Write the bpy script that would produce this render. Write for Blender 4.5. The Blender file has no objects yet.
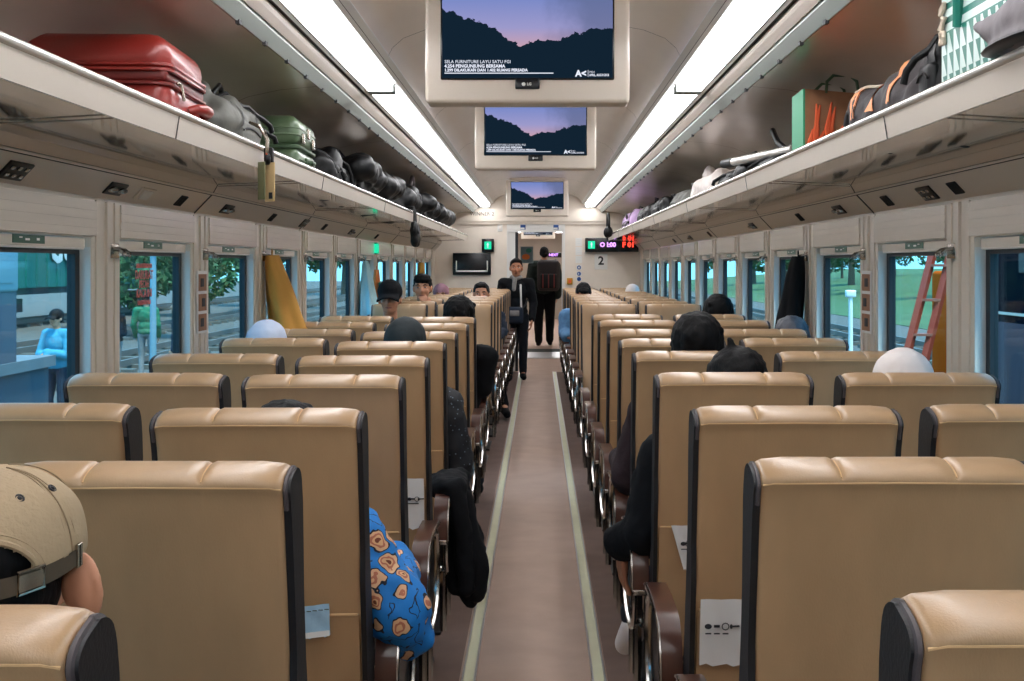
import bpy, bmesh, math, random
from mathutils import Vector, Matrix, Euler, noise
random.seed(7)
PI = math.pi
SC = bpy.context.scene
COL = SC.collection
F = 1250.0; VX, VY = 539.0, 266.0; CX, CZ = 0.02, 1.45     # camera constants

def at(px, py, Y):
    """world point that stands Y metres ahead of the camera"""
    return Vector((CX + (px - VX) / F * Y, Y, CZ - (py - VY) / F * Y))

# ------------------------------------------------------------------ materials
def lin(c):
    r = []
    for v in c[:3]:
        v = v / 255.0
        r.append(v / 12.92 if v <= 0.04045 else ((v + 0.055) / 1.055) ** 2.4)
    return (*r, 1.0)

def nd(nt, t, **kw):
    n = nt.nodes.new(t)
    for k, v in kw.items():
        setattr(n, k, v)
    return n

def mat(name, col, rough=0.5, metal=0.0, var=0.0, vscale=8.0, bump=0.0, bscale=60.0, spec=0.5, coat=0.0, stretch=None, sheen=0.0):
    m = bpy.data.materials.new(name); m.use_nodes = True
    nt = m.node_tree; b = nt.nodes['Principled BSDF']
    c = lin(col)
    b.inputs['Base Color'].default_value = c
    b.inputs['Roughness'].default_value = rough
    b.inputs['Metallic'].default_value = metal
    b.inputs['Specular IOR Level'].default_value = spec
    if coat: b.inputs['Coat Weight'].default_value = coat; b.inputs['Coat Roughness'].default_value = 0.15
    if sheen: b.inputs['Sheen Weight'].default_value = sheen
    tc = nd(nt, 'ShaderNodeTexCoord'); src = tc.outputs['Object']
    if stretch:
        mp = nd(nt, 'ShaderNodeMapping'); mp.inputs['Scale'].default_value = stretch
        nt.links.new(src, mp.inputs['Vector']); src = mp.outputs['Vector']
    if var:
        n = nd(nt, 'ShaderNodeTexNoise'); n.inputs['Scale'].default_value = vscale; n.inputs['Detail'].default_value = 5
        nt.links.new(src, n.inputs['Vector'])
        r = nd(nt, 'ShaderNodeValToRGB')
        r.color_ramp.elements[0].position = 0.3; r.color_ramp.elements[1].position = 0.7
        r.color_ramp.elements[0].color = (*[x * (1 - var) for x in c[:3]], 1)
        r.color_ramp.elements[1].color = (*[min(1, x * (1 + var)) for x in c[:3]], 1)
        nt.links.new(n.outputs['Fac'], r.inputs['Fac']); nt.links.new(r.outputs['Color'], b.inputs['Base Color'])
    if bump:
        n2 = nd(nt, 'ShaderNodeTexNoise'); n2.inputs['Scale'].default_value = bscale; n2.inputs['Detail'].default_value = 4
        nt.links.new(src, n2.inputs['Vector'])
        bp = nd(nt, 'ShaderNodeBump'); bp.inputs['Strength'].default_value = bump; bp.inputs['Distance'].default_value = 0.004
        nt.links.new(n2.outputs['Fac'], bp.inputs['Height']); nt.links.new(bp.outputs['Normal'], b.inputs['Normal'])
    return m

def emit(name, col, s):
    m = bpy.data.materials.new(name); m.use_nodes = True
    nt = m.node_tree; nt.nodes.remove(nt.nodes['Principled BSDF'])
    e = nd(nt, 'ShaderNodeEmission'); e.inputs['Color'].default_value = lin(col); e.inputs['Strength'].default_value = s
    nt.links.new(e.outputs[0], nt.nodes['Material Output'].inputs['Surface'])
    return m

def glass_mat(name, tint, gl=0.06):
    m = bpy.data.materials.new(name); m.use_nodes = True
    nt = m.node_tree; nt.nodes.remove(nt.nodes['Principled BSDF'])
    t = nd(nt, 'ShaderNodeBsdfTransparent'); t.inputs['Color'].default_value = lin(tint)
    g = nd(nt, 'ShaderNodeBsdfGlossy'); g.inputs['Roughness'].default_value = 0.03
    mx = nd(nt, 'ShaderNodeMixShader'); mx.inputs['Fac'].default_value = gl
    nt.links.new(t.outputs[0], mx.inputs[1]); nt.links.new(g.outputs[0], mx.inputs[2])
    nt.links.new(mx.outputs[0], nt.nodes['Material Output'].inputs['Surface'])
    return m

M = dict(
    tan=mat('tan_vinyl', (174, 140, 104), 0.36, var=0.07, vscale=14, bump=0.10, bscale=420, stretch=(1, 1, 0.35), spec=.5, coat=0.08),
    stitch=mat('stitching', (206, 168, 122), 0.6),
    black=mat('black_vinyl', (16, 15, 19), 0.6, bump=0.2, bscale=200),
    piping=mat('grey_piping', (74, 66, 68), 0.6),
    wood=mat('brown_armrest', (74, 40, 30), 0.28, coat=0.5, var=0.15, vscale=20),
    chrome=mat('chrome', (176, 172, 168), 0.2, 1.0),
    steel=mat('brushed_steel', (170, 160, 148), 0.25, 1.0, var=0.06, vscale=5, stretch=(1, 0.1, 1)),
    darkmetal=mat('dark_metal', (38, 36, 38), 0.4, 0.6),
    shelf=mat('polished_rack_underside', (222, 212, 200), 0.06, 0.9, var=0.10, vscale=3, stretch=(1, 0.3, 1)),
    lip=mat('rack_lip_cream', (228, 218, 206), 0.35, 0.2),
    rail=mat('rack_rail', (228, 224, 218), 0.22, 0.5),
    wall=mat('cream_wall', (228, 217, 203), 0.33, var=0.02, vscale=3, stretch=(1, 1, 0.3), coat=0.15),
    wallgloss=mat('cream_blind_box', (232, 221, 208), 0.22, var=0.05, vscale=6, stretch=(1, 0.3, 6), coat=0.3),
    jamb=mat('window_jamb', (226, 226, 224), 0.3, coat=0.2),
    endwall=mat('end_wall_cream', (232, 220, 206), 0.45, var=0.03),
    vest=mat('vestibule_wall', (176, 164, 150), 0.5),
    ceil=mat('ceiling_cream', (226, 216, 206), 0.32, var=0.04, vscale=2, coat=0.1),
    roof=mat('rack_roof_brown', (228, 216, 202), 0.22, 0.1, var=0.10, vscale=2.5, stretch=(1, 0.5, 1), coat=0.2),
    greyrail=mat('grey_trough', (224, 226, 224), 0.35, 0.0),
    greystrip=mat('grey_slotted_strip', (150, 158, 154), 0.4),
    creamrail=mat('cream_trough_rail', (238, 230, 222), 0.3),
    darkgap=mat('dark_gap', (44, 44, 46), 0.7),
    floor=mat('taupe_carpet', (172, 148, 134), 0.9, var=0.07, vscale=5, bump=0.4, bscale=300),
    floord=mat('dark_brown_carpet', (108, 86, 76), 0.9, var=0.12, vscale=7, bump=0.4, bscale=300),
    strip=mat('pale_green_floor_strip', (206, 204, 172), 0.4, var=0.05),
    alu=mat('aluminium_edge', (205, 205, 205), 0.3, 0.8),
    frame=mat('black_rubber', (22, 27, 36), 0.5),
    glass=glass_mat('tinted_glass', (226, 242, 244), 0.05),
    tvbody=mat('tv_housing', (226, 214, 200), 0.35, coat=0.2),
    tvblack=mat('tv_black', (16, 20, 26), 0.25),
    signgreen=mat('sign_green', (20, 84, 62), 0.4),
    white=mat('white_plastic', (232, 230, 226), 0.4),
    paper=mat('white_paper', (226, 224, 222), 0.8, bump=0.3, bscale=30),
    ink=mat('black_ink', (34, 34, 40), 0.7),
    bluepaper=mat('pale_blue_mask', (168, 206, 232), 0.8, bump=0.3, bscale=50),
    redtext=mat('red_lettering', (214, 96, 84), 0.6),
    blue=mat('blue_sticker', (38, 84, 150), 0.5),
    yellow=mat('amber_box', (206, 148, 40), 0.5),
    skin=mat('skin', (196, 138, 108), 0.5, var=0.05, vscale=20),
    skin2=mat('skin_tan', (178, 118, 88), 0.5, var=0.05, vscale=20),
    hair=mat('black_hair', (8, 7, 9), 0.65, spec=.2, bump=0.6, bscale=120, stretch=(1, 1, 0.15)),
    greyhair=mat('grey_hair', (78, 80, 88), 0.55, bump=0.6, bscale=120, stretch=(1, 1, 0.15)),
    blackcloth=mat('black_cloth', (9, 11, 16), 0.9, bump=0.4, bscale=90, spec=.25),
    navy=mat('navy_cloth', (20, 32, 50), 0.85, bump=0.4, bscale=90),
    darkgreen=mat('dark_green_cloth', (30, 42, 38), 0.85, bump=0.4, bscale=90),
    maroon=mat('maroon_cloth', (36, 15, 21), 0.85, bump=0.4, bscale=90),
    teal=mat('teal_hijab', (12, 28, 34), 0.75, bump=0.3, bscale=60),
    whitecloth=mat('white_cloth', (226, 216, 212), 0.85, bump=0.3, bscale=60),
    bluewhite=mat('pale_blue_cloth', (198, 210, 232), 0.85, bump=0.3, bscale=60),
    mauve=mat('mauve_cloth', (146, 106, 118), 0.85),
    denim=mat('denim_blue', (86, 130, 172), 0.85, var=0.15, vscale=30),
    greycloth=mat('grey_cloth', (128, 124, 122), 0.85, var=0.15, vscale=30),
    mustard=mat('mustard_cloth', (206, 152, 70), 0.85, bump=0.3, bscale=60),
    cyan=mat('cyan_cloth', (60, 140, 164), 0.8, bump=0.3, bscale=40),
    palecyan=mat('pale_cyan_cloth', (176, 224, 236), 0.7, bump=0.3, bscale=40),
    orange=mat('orange_cloth', (232, 130, 66), 0.8),
    green=mat('green_cloth', (30, 104, 72), 0.8),
    lime=mat('lime_cloth', (160, 220, 90), 0.8),
    khaki=mat('khaki_cap', (172, 150, 120), 0.85, var=0.12, vscale=9, bump=0.5, bscale=160),
    khakiseam=mat('khaki_seam', (140, 120, 94), 0.85),
    khakidark=mat('khaki_strap', (78, 68, 54), 0.7, var=0.1, vscale=20),
    redcase=mat('red_suitcase', (150, 42, 34), 0.38, var=0.08, vscale=10, bump=0.2, bscale=120, coat=0.2),
    reddark=mat('red_piping', (116, 32, 28), 0.4),
    greencase=mat('green_suitcase', (92, 114, 84), 0.36, var=0.05, coat=0.2),
    greendark=mat('green_case_trim', (60, 84, 56), 0.5),
    greybag=mat('grey_bag', (104, 104, 98), 0.6, bump=0.6, bscale=40),
    blackbag=mat('black_bag', (8, 9, 12), 0.5, bump=0.3, bscale=50, spec=.35),
    charcoal=mat('charcoal_bag', (56, 50, 52), 0.7, bump=0.5, bscale=50),
    orangetrim=mat('orange_trim', (236, 150, 92), 0.6),
    bagteal=mat('teal_weave', (36, 132, 116), 0.45),
    bagwhite=mat('pale_weave', (214, 230, 226), 0.45),
    shopgreen=mat('green_bag', (22, 150, 106), 0.5),
    brownpaper=mat('brown_bag', (150, 104, 72), 0.6, var=0.2, vscale=12),
    orangered=mat('orange_print', (232, 100, 56), 0.6),
    rope=mat('rope', (206, 190, 172), 0.8),
    lilac=mat('lilac_bag', (190, 158, 202), 0.6, bump=0.3, bscale=50),
    capgrey=mat('grey_felt', (120, 114, 118), 0.75, bump=0.2, bscale=60),
    kraft=mat('kraft_tag', (214, 184, 136), 0.7),
    olive=mat('olive_tag', (120, 120, 86), 0.7),
    concrete=mat('concrete', (104, 112, 118), 0.9, var=0.1, vscale=2),
    bluegrey=mat('blue_grey_paint', (62, 76, 92), 0.7, var=0.05),
    paleblue=mat('pale_blue_paint', (116, 146, 158), 0.6),
    gravel=mat('ballast', (84, 77, 70), 0.95, var=0.25, vscale=6, bump=0.8, bscale=12),
    rust=mat('rail_steel', (120, 104, 96), 0.5, 0.5),
    sleeper=mat('sleeper', (100, 94, 86), 0.9, var=0.1),
    wagon=mat('wagon_teal', (24, 112, 104), 0.5, var=0.06),
    wagondark=mat('wagon_under', (36, 44, 50), 0.7),
    field=mat('grass_field', (60, 84, 40), 0.95, var=0.25, vscale=0.8, bump=0.5, bscale=6),
    leaf=mat('leaf', (52, 84, 44), 0.8, var=0.35, vscale=1.2),
    bark=mat('bark', (96, 78, 62), 0.9),
    ladder=mat('ladder_orange', (156, 62, 44), 0.5),
    ladstep=mat('ladder_step', (150, 92, 78), 0.5),
    machine=mat('machine_orange', (196, 78, 20), 0.9, spec=0.0),
    carbody=mat('carriage_dark', (16, 22, 32), 0.9, spec=0.0),
    carpink=mat('carriage_lower', (92, 80, 88), 0.9, spec=0.0),
    light=emit('lamp_white', (250, 250, 252), 8.0),
    led_green=emit('led_green', (30, 214, 160), 0.7),
    led_red=emit('led_red', (255, 60, 44), 1.6),
    led_purple=emit('led_purple', (196, 140, 236), 1.3),
    scr_white=emit('screen_white', (226, 230, 244), 0.62),
    denimdark=mat('dark_trousers', (22, 28, 38), 0.9, bump=0.3, bscale=90),
)

def floral():
    m = mat('floral_blue_cloth', (20, 118, 196), 0.75, bump=0.3, bscale=50)
    nt = m.node_tree; b = nt.nodes['Principled BSDF']
    tc = nd(nt, 'ShaderNodeTexCoord')
    nz = nd(nt, 'ShaderNodeTexNoise'); nz.inputs['Scale'].default_value = 22
    mxv = nd(nt, 'ShaderNodeMix', data_type='VECTOR'); mxv.inputs['Factor'].default_value = 0.05
    nt.links.new(tc.outputs['Object'], nz.inputs['Vector'])
    nt.links.new(tc.outputs['Object'], mxv.inputs[4]); nt.links.new(nz.outputs['Color'], mxv.inputs[5])
    v = nd(nt, 'ShaderNodeTexVoronoi'); v.inputs['Scale'].default_value = 17; v.inputs['Randomness'].default_value = 0.6
    nt.links.new(mxv.outputs[1], v.inputs['Vector'])
    r = nd(nt, 'ShaderNodeValToRGB'); r.color_ramp.interpolation = 'CONSTANT'
    e = r.color_ramp.elements
    e[0].position = 0; e[0].color = lin((120, 60, 40))
    e[1].position = 0.10; e[1].color = lin((226, 176, 130))
    for p, c in ((0.17, (186, 112, 86)), (0.24, (222, 176, 136)), (0.33, (20, 20, 36)), (0.375, (18, 120, 200)), (0.64, (20, 28, 50)), (0.67, (18, 120, 200))):
        x = e.new(p); x.color = lin(c)
    nt.links.new(v.outputs['Distance'], r.inputs['Fac']); nt.links.new(r.outputs['Color'], b.inputs['Base Color'])
    return m
M['floral'] = floral()

def sparkle():
    m = mat('black_sequin_cloth', (22, 25, 32), 0.7)
    nt = m.node_tree; b = nt.nodes['Principled BSDF']
    tc = nd(nt, 'ShaderNodeTexCoord')
    v = nd(nt, 'ShaderNodeTexVoronoi'); v.inputs['Scale'].default_value = 55
    nt.links.new(tc.outputs['Object'], v.inputs['Vector'])
    r = nd(nt, 'ShaderNodeValToRGB'); r.color_ramp.interpolation = 'CONSTANT'
    r.color_ramp.elements[0].color = lin((110, 124, 140)); r.color_ramp.elements[1].position = 0.16; r.color_ramp.elements[1].color = lin((22, 25, 32))
    nt.links.new(v.outputs['Distance'], r.inputs['Fac']); nt.links.new(r.outputs['Color'], b.inputs['Base Color'])
    return m
M['sequin'] = sparkle()

def weave():
    m = mat('woven_bag_side', (36, 132, 116), 0.45)
    nt = m.node_tree; b = nt.nodes['Principled BSDF']
    tc = nd(nt, 'ShaderNodeTexCoord'); sp = nd(nt, 'ShaderNodeSeparateXYZ')
    nt.links.new(tc.outputs['Object'], sp.inputs[0])
    def mth(op, a, bb=None):
        n = nd(nt, 'ShaderNodeMath', operation=op)
        for i, q in enumerate((a, bb)):
            if q is None: continue
            if isinstance(q, (int, float)): n.inputs[i].default_value = q
            else: nt.links.new(q, n.inputs[i])
        return n.outputs[0]
    hy = mth('ADD', sp.outputs['Y'], sp.outputs['X'])
    z = sp.outputs['Z']
    # triangles in rows: within each row the slope of the edge makes teal and white triangles
    rowh = 0.05
    fz = mth('FRACT', mth('DIVIDE', z, rowh))
    fy = mth('FRACT', mth('DIVIDE', hy, 0.045))
    tri = mth('LESS_THAN', mth('ADD', mth('MULTIPLY', fz, 0.62), 0.1), fy)
    # plain stripes in the middle of the bag
    fs = mth('FRACT', mth('DIVIDE', z, 0.034))
    stripe = mth('LESS_THAN', fs, 0.55)
    mid = mth('MULTIPLY', mth('GREATER_THAN', z, 0.20), mth('LESS_THAN', z, 0.30))
    fac = mth('ADD', mth('MULTIPLY', mid, stripe), mth('MULTIPLY', mth('SUBTRACT', 1.0, mid), tri))
    mx = nd(nt, 'ShaderNodeMix', data_type='RGBA')
    mx.inputs[6].default_value = lin((30, 120, 106)); mx.inputs[7].default_value = lin((208, 228, 224))
    nt.links.new(fac, mx.inputs['Factor']); nt.links.new(mx.outputs[2], b.inputs['Base Color'])
    return m
M['weave'] = weave()

def screen_mat():
    """a screen showing a dusk sky behind a black tree line; local x -0.295..0.295, z 0..0.30"""
    m = bpy.data.materials.new('screen_picture'); m.use_nodes = True
    nt = m.node_tree; nt.nodes.remove(nt.nodes['Principled BSDF'])
    tc = nd(nt, 'ShaderNodeTexCoord'); sp = nd(nt, 'ShaderNodeSeparateXYZ'); nt.links.new(tc.outputs['Object'], sp.inputs[0])
    def mth(op, a, bb=None):
        n = nd(nt, 'ShaderNodeMath', operation=op)
        for i, q in enumerate((a, bb)):
            if q is None: continue
            if isinstance(q, (int, float)): n.inputs[i].default_value = q
            else: nt.links.new(q, n.inputs[i])
        return n.outputs[0]
    u = mth('ADD', mth('DIVIDE', sp.outputs['X'], 0.59), 0.5)
    v = mth('DIVIDE', sp.outputs['Z'], 0.28)
    fc = nd(nt, 'ShaderNodeFloatCurve'); cv = fc.mapping.curves[0]
    pts = [(0, .86), (.12, .76), (.25, .68), (.36, .52), (.47, .40), (.53, .46), (.66, .48), (.8, .54), (.9, .60), (1, .60)]
    cv.points[0].location = pts[0]; cv.points[1].location = pts[-1]
    for p in pts[1:-1]: cv.points.new(*p)
    fc.mapping.update()
    nt.links.new(u, fc.inputs['Value'])
    nz = nd(nt, 'ShaderNodeTexNoise'); nz.inputs['Scale'].default_value = 34; nz.inputs['Detail'].default_value = 6
    nt.links.new(tc.outputs['Object'], nz.inputs['Vector'])
    h = mth('ADD', fc.outputs['Value'], mth('MULTIPLY', mth('SUBTRACT', nz.outputs['Fac'], 0.5), 0.22))
    sky = mth('GREATER_THAN', v, h)
    ramp = nd(nt, 'ShaderNodeValToRGB'); e = ramp.color_ramp.elements
    e[0].position = 0.38; e[0].color = lin((186, 150, 166)); e[1].position = 1.0; e[1].color = lin((112, 128, 186))
    x = e.new(0.62); x.color = lin((146, 144, 190))
    nt.links.new(v, ramp.inputs['Fac'])
    n2 = nd(nt, 'ShaderNodeTexNoise'); n2.inputs['Scale'].default_value = 9; n2.inputs['Detail'].default_value = 5
    nt.links.new(tc.outputs['Object'], n2.inputs['Vector'])
    cr = nd(nt, 'ShaderNodeMapRange'); cr.interpolation_type = 'SMOOTHSTEP'; cr.inputs['From Min'].default_value = .82; cr.inputs['From Max'].default_value = 1.12
    nt.links.new(mth('ADD', u, mth('MULTIPLY', n2.outputs['Fac'], 0.5)), cr.inputs['Value']); cf = mth('MULTIPLY', cr.outputs['Result'], 0.75)
    mc = nd(nt, 'ShaderNodeMix', data_type='RGBA'); mc.inputs[7].default_value = lin((88, 98, 134))
    nt.links.new(cf, mc.inputs['Factor']); nt.links.new(ramp.outputs['Color'], mc.inputs[6])
    mx = nd(nt, 'ShaderNodeMix', data_type='RGBA'); mx.inputs[6].default_value = lin((16, 32, 46))
    nt.links.new(sky, mx.inputs['Factor']); nt.links.new(mc.outputs[2], mx.inputs[7])
    em = nd(nt, 'ShaderNodeEmission'); em.inputs['Strength'].default_value = 0.62
    nt.links.new(mx.outputs[2], em.inputs['Color']); nt.links.new(em.outputs[0], nt.nodes['Material Output'].inputs['Surface'])
    return m
M['screen'] = screen_mat()

# ------------------------------------------------------------------ mesh builder
class MB:
    def __init__(s): s.v = []; s.f = []; s.mi = []
    def add(s, vs, fs, mi=0):
        o = len(s.v); s.v += [tuple(v) for v in vs]
        s.f += [tuple(i + o for i in f) for f in fs]; s.mi += [mi] * len(fs)
        return s
    def box(s, x0, x1, y0, y1, z0, z1, mi=0, mtx=None):
        vs = [Vector((x, y, z)) for x in (x0, x1) for y in (y0, y1) for z in (z0, z1)]
        if mtx: vs = [mtx @ v for v in vs]
        return s.add(vs, [(0, 1, 3, 2), (4, 6, 7, 5), (0, 4, 5, 1), (2, 3, 7, 6), (0, 2, 6, 4), (1, 5, 7, 3)], mi)
    def rbox(s, c, size, r, mi=0, mtx=None, n=3):
        """rounded box: superellipsoid-free, corner spheres"""
        bm = bmesh.new(); bmesh.ops.create_cube(bm, size=1)
        for v in bm.verts: v.co = Vector((v.co.x * size[0], v.co.y * size[1], v.co.z * size[2]))
        bmesh.ops.bevel(bm, geom=bm.edges[:], offset=min(r, min(size) * 0.49), segments=n, profile=0.5, affect='EDGES')
        T = Matrix.Translation(c) @ (mtx if mtx else Matrix.Identity(4))
        bm.verts.index_update()
        s.add([T @ v.co for v in bm.verts], [[v.index for v in f.verts] for f in bm.faces], mi); bm.free()
        return s
    def tube(s, pts, r, n=8, mi=0, closed=False, caps=True):
        pts = [Vector(p) for p in pts]; N = len(pts)
        rs = r if isinstance(r, (list, tuple)) else [r] * N
        rings = []
        up = None
        for i, p in enumerate(pts):
            a = pts[(i - 1) % N] if (closed or i > 0) else p
            b = pts[(i + 1) % N] if (closed or i < N - 1) else p
            t = (b - a)
            if t.length < 1e-9: t = Vector((0, 0, 1))
            t.normalize()
            if up is None:
                up = Vector((0, 0, 1)) if abs(t.z) < 0.9 else Vector((1, 0, 0))
            u = (up - t * up.dot(t))
            if u.length < 1e-6: u = t.orthogonal()
            u.normalize(); up = u
            w = t.cross(u)
            rings.append([p + (u * math.cos(2 * PI * k / n) + w * math.sin(2 * PI * k / n)) * rs[i] for k in range(n)])
        vs = [v for rg in rings for v in rg]; fs = []
        for i in range(N if closed else N - 1):
            j = (i + 1) % N
            for k in range(n):
                fs.append((i * n + k, i * n + (k + 1) % n, j * n + (k + 1) % n, j * n + k))
        if caps and not closed:
            fs.append(tuple(range(n - 1, -1, -1))); fs.append(tuple((N - 1) * n + k for k in range(n)))
        return s.add(vs, fs, mi)
    def prism(s, prof, x0, x1, mi=0, axis='x'):
        """extrude closed profile (a,b) along an axis"""
        n = len(prof)
        if axis == 'x': vs = [(x, a, b) for x in (x0, x1) for a, b in prof]
        elif axis == 'y': vs = [(a, y, b) for y in (x0, x1) for a, b in prof]
        else: vs = [(a, b, z) for z in (x0, x1) for a, b in prof]
        fs = [(i, (i + 1) % n, n + (i + 1) % n, n + i) for i in range(n)] + [tuple(range(n - 1, -1, -1)), tuple(range(n, 2 * n))]
        return s.add(vs, fs, mi)
    def ell(s, c, r, mi=0, nu=16, nv=10, mtx=None):
        vs = []; fs = []
        c = Vector(c)
        for j in range(1, nv):
            th = PI * j / nv
            for i in range(nu):
                ph = 2 * PI * i / nu
                v = Vector((r[0] * math.sin(th) * math.cos(ph), r[1] * math.sin(th) * math.sin(ph), r[2] * math.cos(th)))
                vs.append(c + (mtx @ v if mtx else v))
        top = Vector((0, 0, r[2])); bot = -top
        vs.append(c + (mtx @ top if mtx else top)); vs.append(c + (mtx @ bot if mtx else bot))
        T, B = len(vs) - 2, len(vs) - 1
        for j in range(nv - 2):
            for i in range(nu):
                a, b = j * nu + i, j * nu + (i + 1) % nu
                fs.append((a, a + nu, b + nu, b))
        for i in range(nu):
            fs.append((T, i, (i + 1) % nu)); fs.append((B, (nv - 2) * nu + (i + 1) % nu, (nv - 2) * nu + i))
        return s.add(vs, fs, mi)
    def cap(s, p0, r0, p1, r1, n=12, mi=0):
        """tapered capsule"""
        p0, p1 = Vector(p0), Vector(p1); d = p1 - p0; L = d.length
        if L < 1e-6: return s.ell(p0, (r0, r0, r0), mi)
        d.normalize(); pts = []; rs = []
        for k in range(5):
            a = PI / 2 * k / 4; pts.append(p0 - d * (r0 * math.cos(a))); rs.append(max(r0 * math.sin(a), r0 * 0.02))
        for k in range(5):
            a = PI / 2 * k / 4; pts.append(p1 + d * (r1 * math.sin(a))); rs.append(max(r1 * math.cos(a), r1 * 0.02))
        return s.tube(pts, rs, n, mi)
    def sheet(s, grid, mi=0, closed_u=False):
        """grid[j][i] of points"""
        nj, ni = len(grid), len(grid[0])
        vs = [p for row in grid for p in row]; fs = []
        for j in range(nj - 1):
            for i in range(ni if closed_u else ni - 1):
                k = (i + 1) % ni
                fs.append((j * ni + i, j * ni + k, (j + 1) * ni + k, (j + 1) * ni + i))
        return s.add(vs, fs, mi)
    def build(s, name, mats, parent=None, smooth=True, angle=40):
        me = bpy.data.meshes.new(name); me.from_pydata(s.v, [], s.f)
        for m in (mats if isinstance(mats, (list, tuple)) else [mats]): me.materials.append(m)
        me.polygons.foreach_set('material_index', s.mi)
        if len(me.polygons) < 60000:
            bm = bmesh.new(); bm.from_mesh(me); bmesh.ops.recalc_face_normals(bm, faces=bm.faces); bm.to_mesh(me); bm.free()
        if smooth:
            me.polygons.foreach_set('use_smooth', [True] * len(me.polygons))
            me.set_sharp_from_angle(angle=math.radians(angle))
        me.update()
        o = bpy.data.objects.new(name, me); COL.objects.link(o)
        if parent: o.parent = parent
        return o

def empty(name, loc=(0, 0, 0), rz=0):
    o = bpy.data.objects.new(name, None); COL.objects.link(o); o.location = loc; o.rotation_euler = (0, 0, rz)
    o.empty_display_size = 0.1
    return o
def tag(o, label, cat, group=None):
    o['label'] = label; o['category'] = cat
    if group: o['group'] = group
    return o
def struct(o): o['kind'] = 'structure'; return o
def dup(root, loc=None, rz=None):
    r = root.copy(); COL.objects.link(r)
    if loc is not None: r.location = loc
    if rz is not None: r.rotation_euler = (0, 0, rz)
    for ch in root.children:
        c = ch.copy(); COL.objects.link(c); c.parent = r
        for g in ch.children:
            d = g.copy(); COL.objects.link(d); d.parent = c
    return r
def text(name, body, size, m, loc, rot=(PI / 2, 0, 0), parent=None, align='CENTER', ext=0.0006, bold=0.0):
    cu = bpy.data.curves.new(name, 'FONT'); cu.body = body; cu.size = size; cu.align_x = align; cu.align_y = 'CENTER'; cu.extrude = ext
    cu.offset = bold; cu.resolution_u = 2
    t = bpy.data.objects.new(name, cu); COL.objects.link(t)
    dg = bpy.context.evaluated_depsgraph_get()
    me = bpy.data.meshes.new_from_object(t.evaluated_get(dg)); me.name = name
    bpy.data.objects.remove(t); me.materials.clear(); me.materials.append(m)
    o = bpy.data.objects.new(name, me); COL.objects.link(o); o.location = loc; o.rotation_euler = rot
    if parent: o.parent = parent
    return o
def blob(name, mb, voxel, m, parent=None, it=4, wob=0.0, wscale=12.0, origin=None, seed=0.0):
    """union of overlapping solids grown into one continuous surface"""
    me = bpy.data.meshes.new('tmp'); me.from_pydata(mb.v, [], mb.f)
    t = bpy.data.objects.new('tmp', me); COL.objects.link(t)
    r = t.modifiers.new('r', 'REMESH'); r.mode = 'VOXEL'; r.voxel_size = voxel; r.use_smooth_shade = True
    if it: sm = t.modifiers.new('s', 'SMOOTH'); sm.factor = 0.5; sm.iterations = it
    dg = bpy.context.evaluated_depsgraph_get()
    res = bpy.data.meshes.new_from_object(t.evaluated_get(dg)); bpy.data.objects.remove(t); bpy.data.meshes.remove(me)
    res.name = name
    if wob:
        nrm = [v.normal.copy() for v in res.vertices]
        for v, n in zip(res.vertices, nrm):
            q = v.co * wscale + Vector((seed, seed * 1.7, 0))
            v.co = v.co + n * wob * (noise.noise(q) + 0.5 * noise.noise(q * 2.3))
    if origin is not None:
        res.transform(Matrix.Translation(-Vector(origin)))
    res.materials.clear(); res.materials.append(m)
    res.polygons.foreach_set('use_smooth', [True] * len(res.polygons))
    o = bpy.data.objects.new(name, res); COL.objects.link(o)
    if origin is not None: o.location = origin
    if parent:
        o.parent = parent
        if origin is None and parent.type == 'MESH': o.matrix_parent_inverse = parent.matrix_basis.inverted()
    return o
def ORD(k): return ['first', 'second', 'third', 'fourth', 'fifth', 'sixth', 'seventh', 'eighth', 'ninth', 'tenth', 'eleventh', 'twelfth', 'thirteenth', 'fourteenth', 'fifteenth', 'sixteenth', 'seventeenth', 'eighteenth', 'nineteenth', 'twentieth', 'twenty-first'][k]
SIDE = {-1: 'red suitcase', 1: 'woven teal bag'}

# ------------------------------------------------------------------ coach shell
YB, YE = -4.4, 17.1
WX = 1.40
S0, PITCH, PIL = 3.965, 1.13, 0.265
KS = list(range(-6, 12))         # pillar indices; openings lie between pillar k end and pillar k+1 start
ZS, ZH = 0.80, 1.54              # sill, window head

mb = MB()
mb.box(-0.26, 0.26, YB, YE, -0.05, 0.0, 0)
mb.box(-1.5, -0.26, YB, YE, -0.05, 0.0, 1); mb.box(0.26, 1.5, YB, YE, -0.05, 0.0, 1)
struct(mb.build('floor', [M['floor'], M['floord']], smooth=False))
for i, s in enumerate((-1, 1)):
    mb = MB(); c = 0.2285 * s + 0.0015
    mb.box(c - 0.018, c + 0.018, YB, YE - 0.02, 0.0005, 0.006, 0)
    inn = c - s * 0.018
    mb.box(min(inn, inn - s * 0.007), max(inn, inn - s * 0.007), YB, YE - 0.02, 0.0005, 0.009, 1)
    out = c + s * 0.018
    mb.box(min(out, out + s * 0.006), max(out, out + s * 0.006), YB, YE - 0.02, 0.0005, 0.008, 1)
    struct(mb.build('trim_%d' % (i + 1), [M['strip'], M['alu']], smooth=False))

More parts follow.
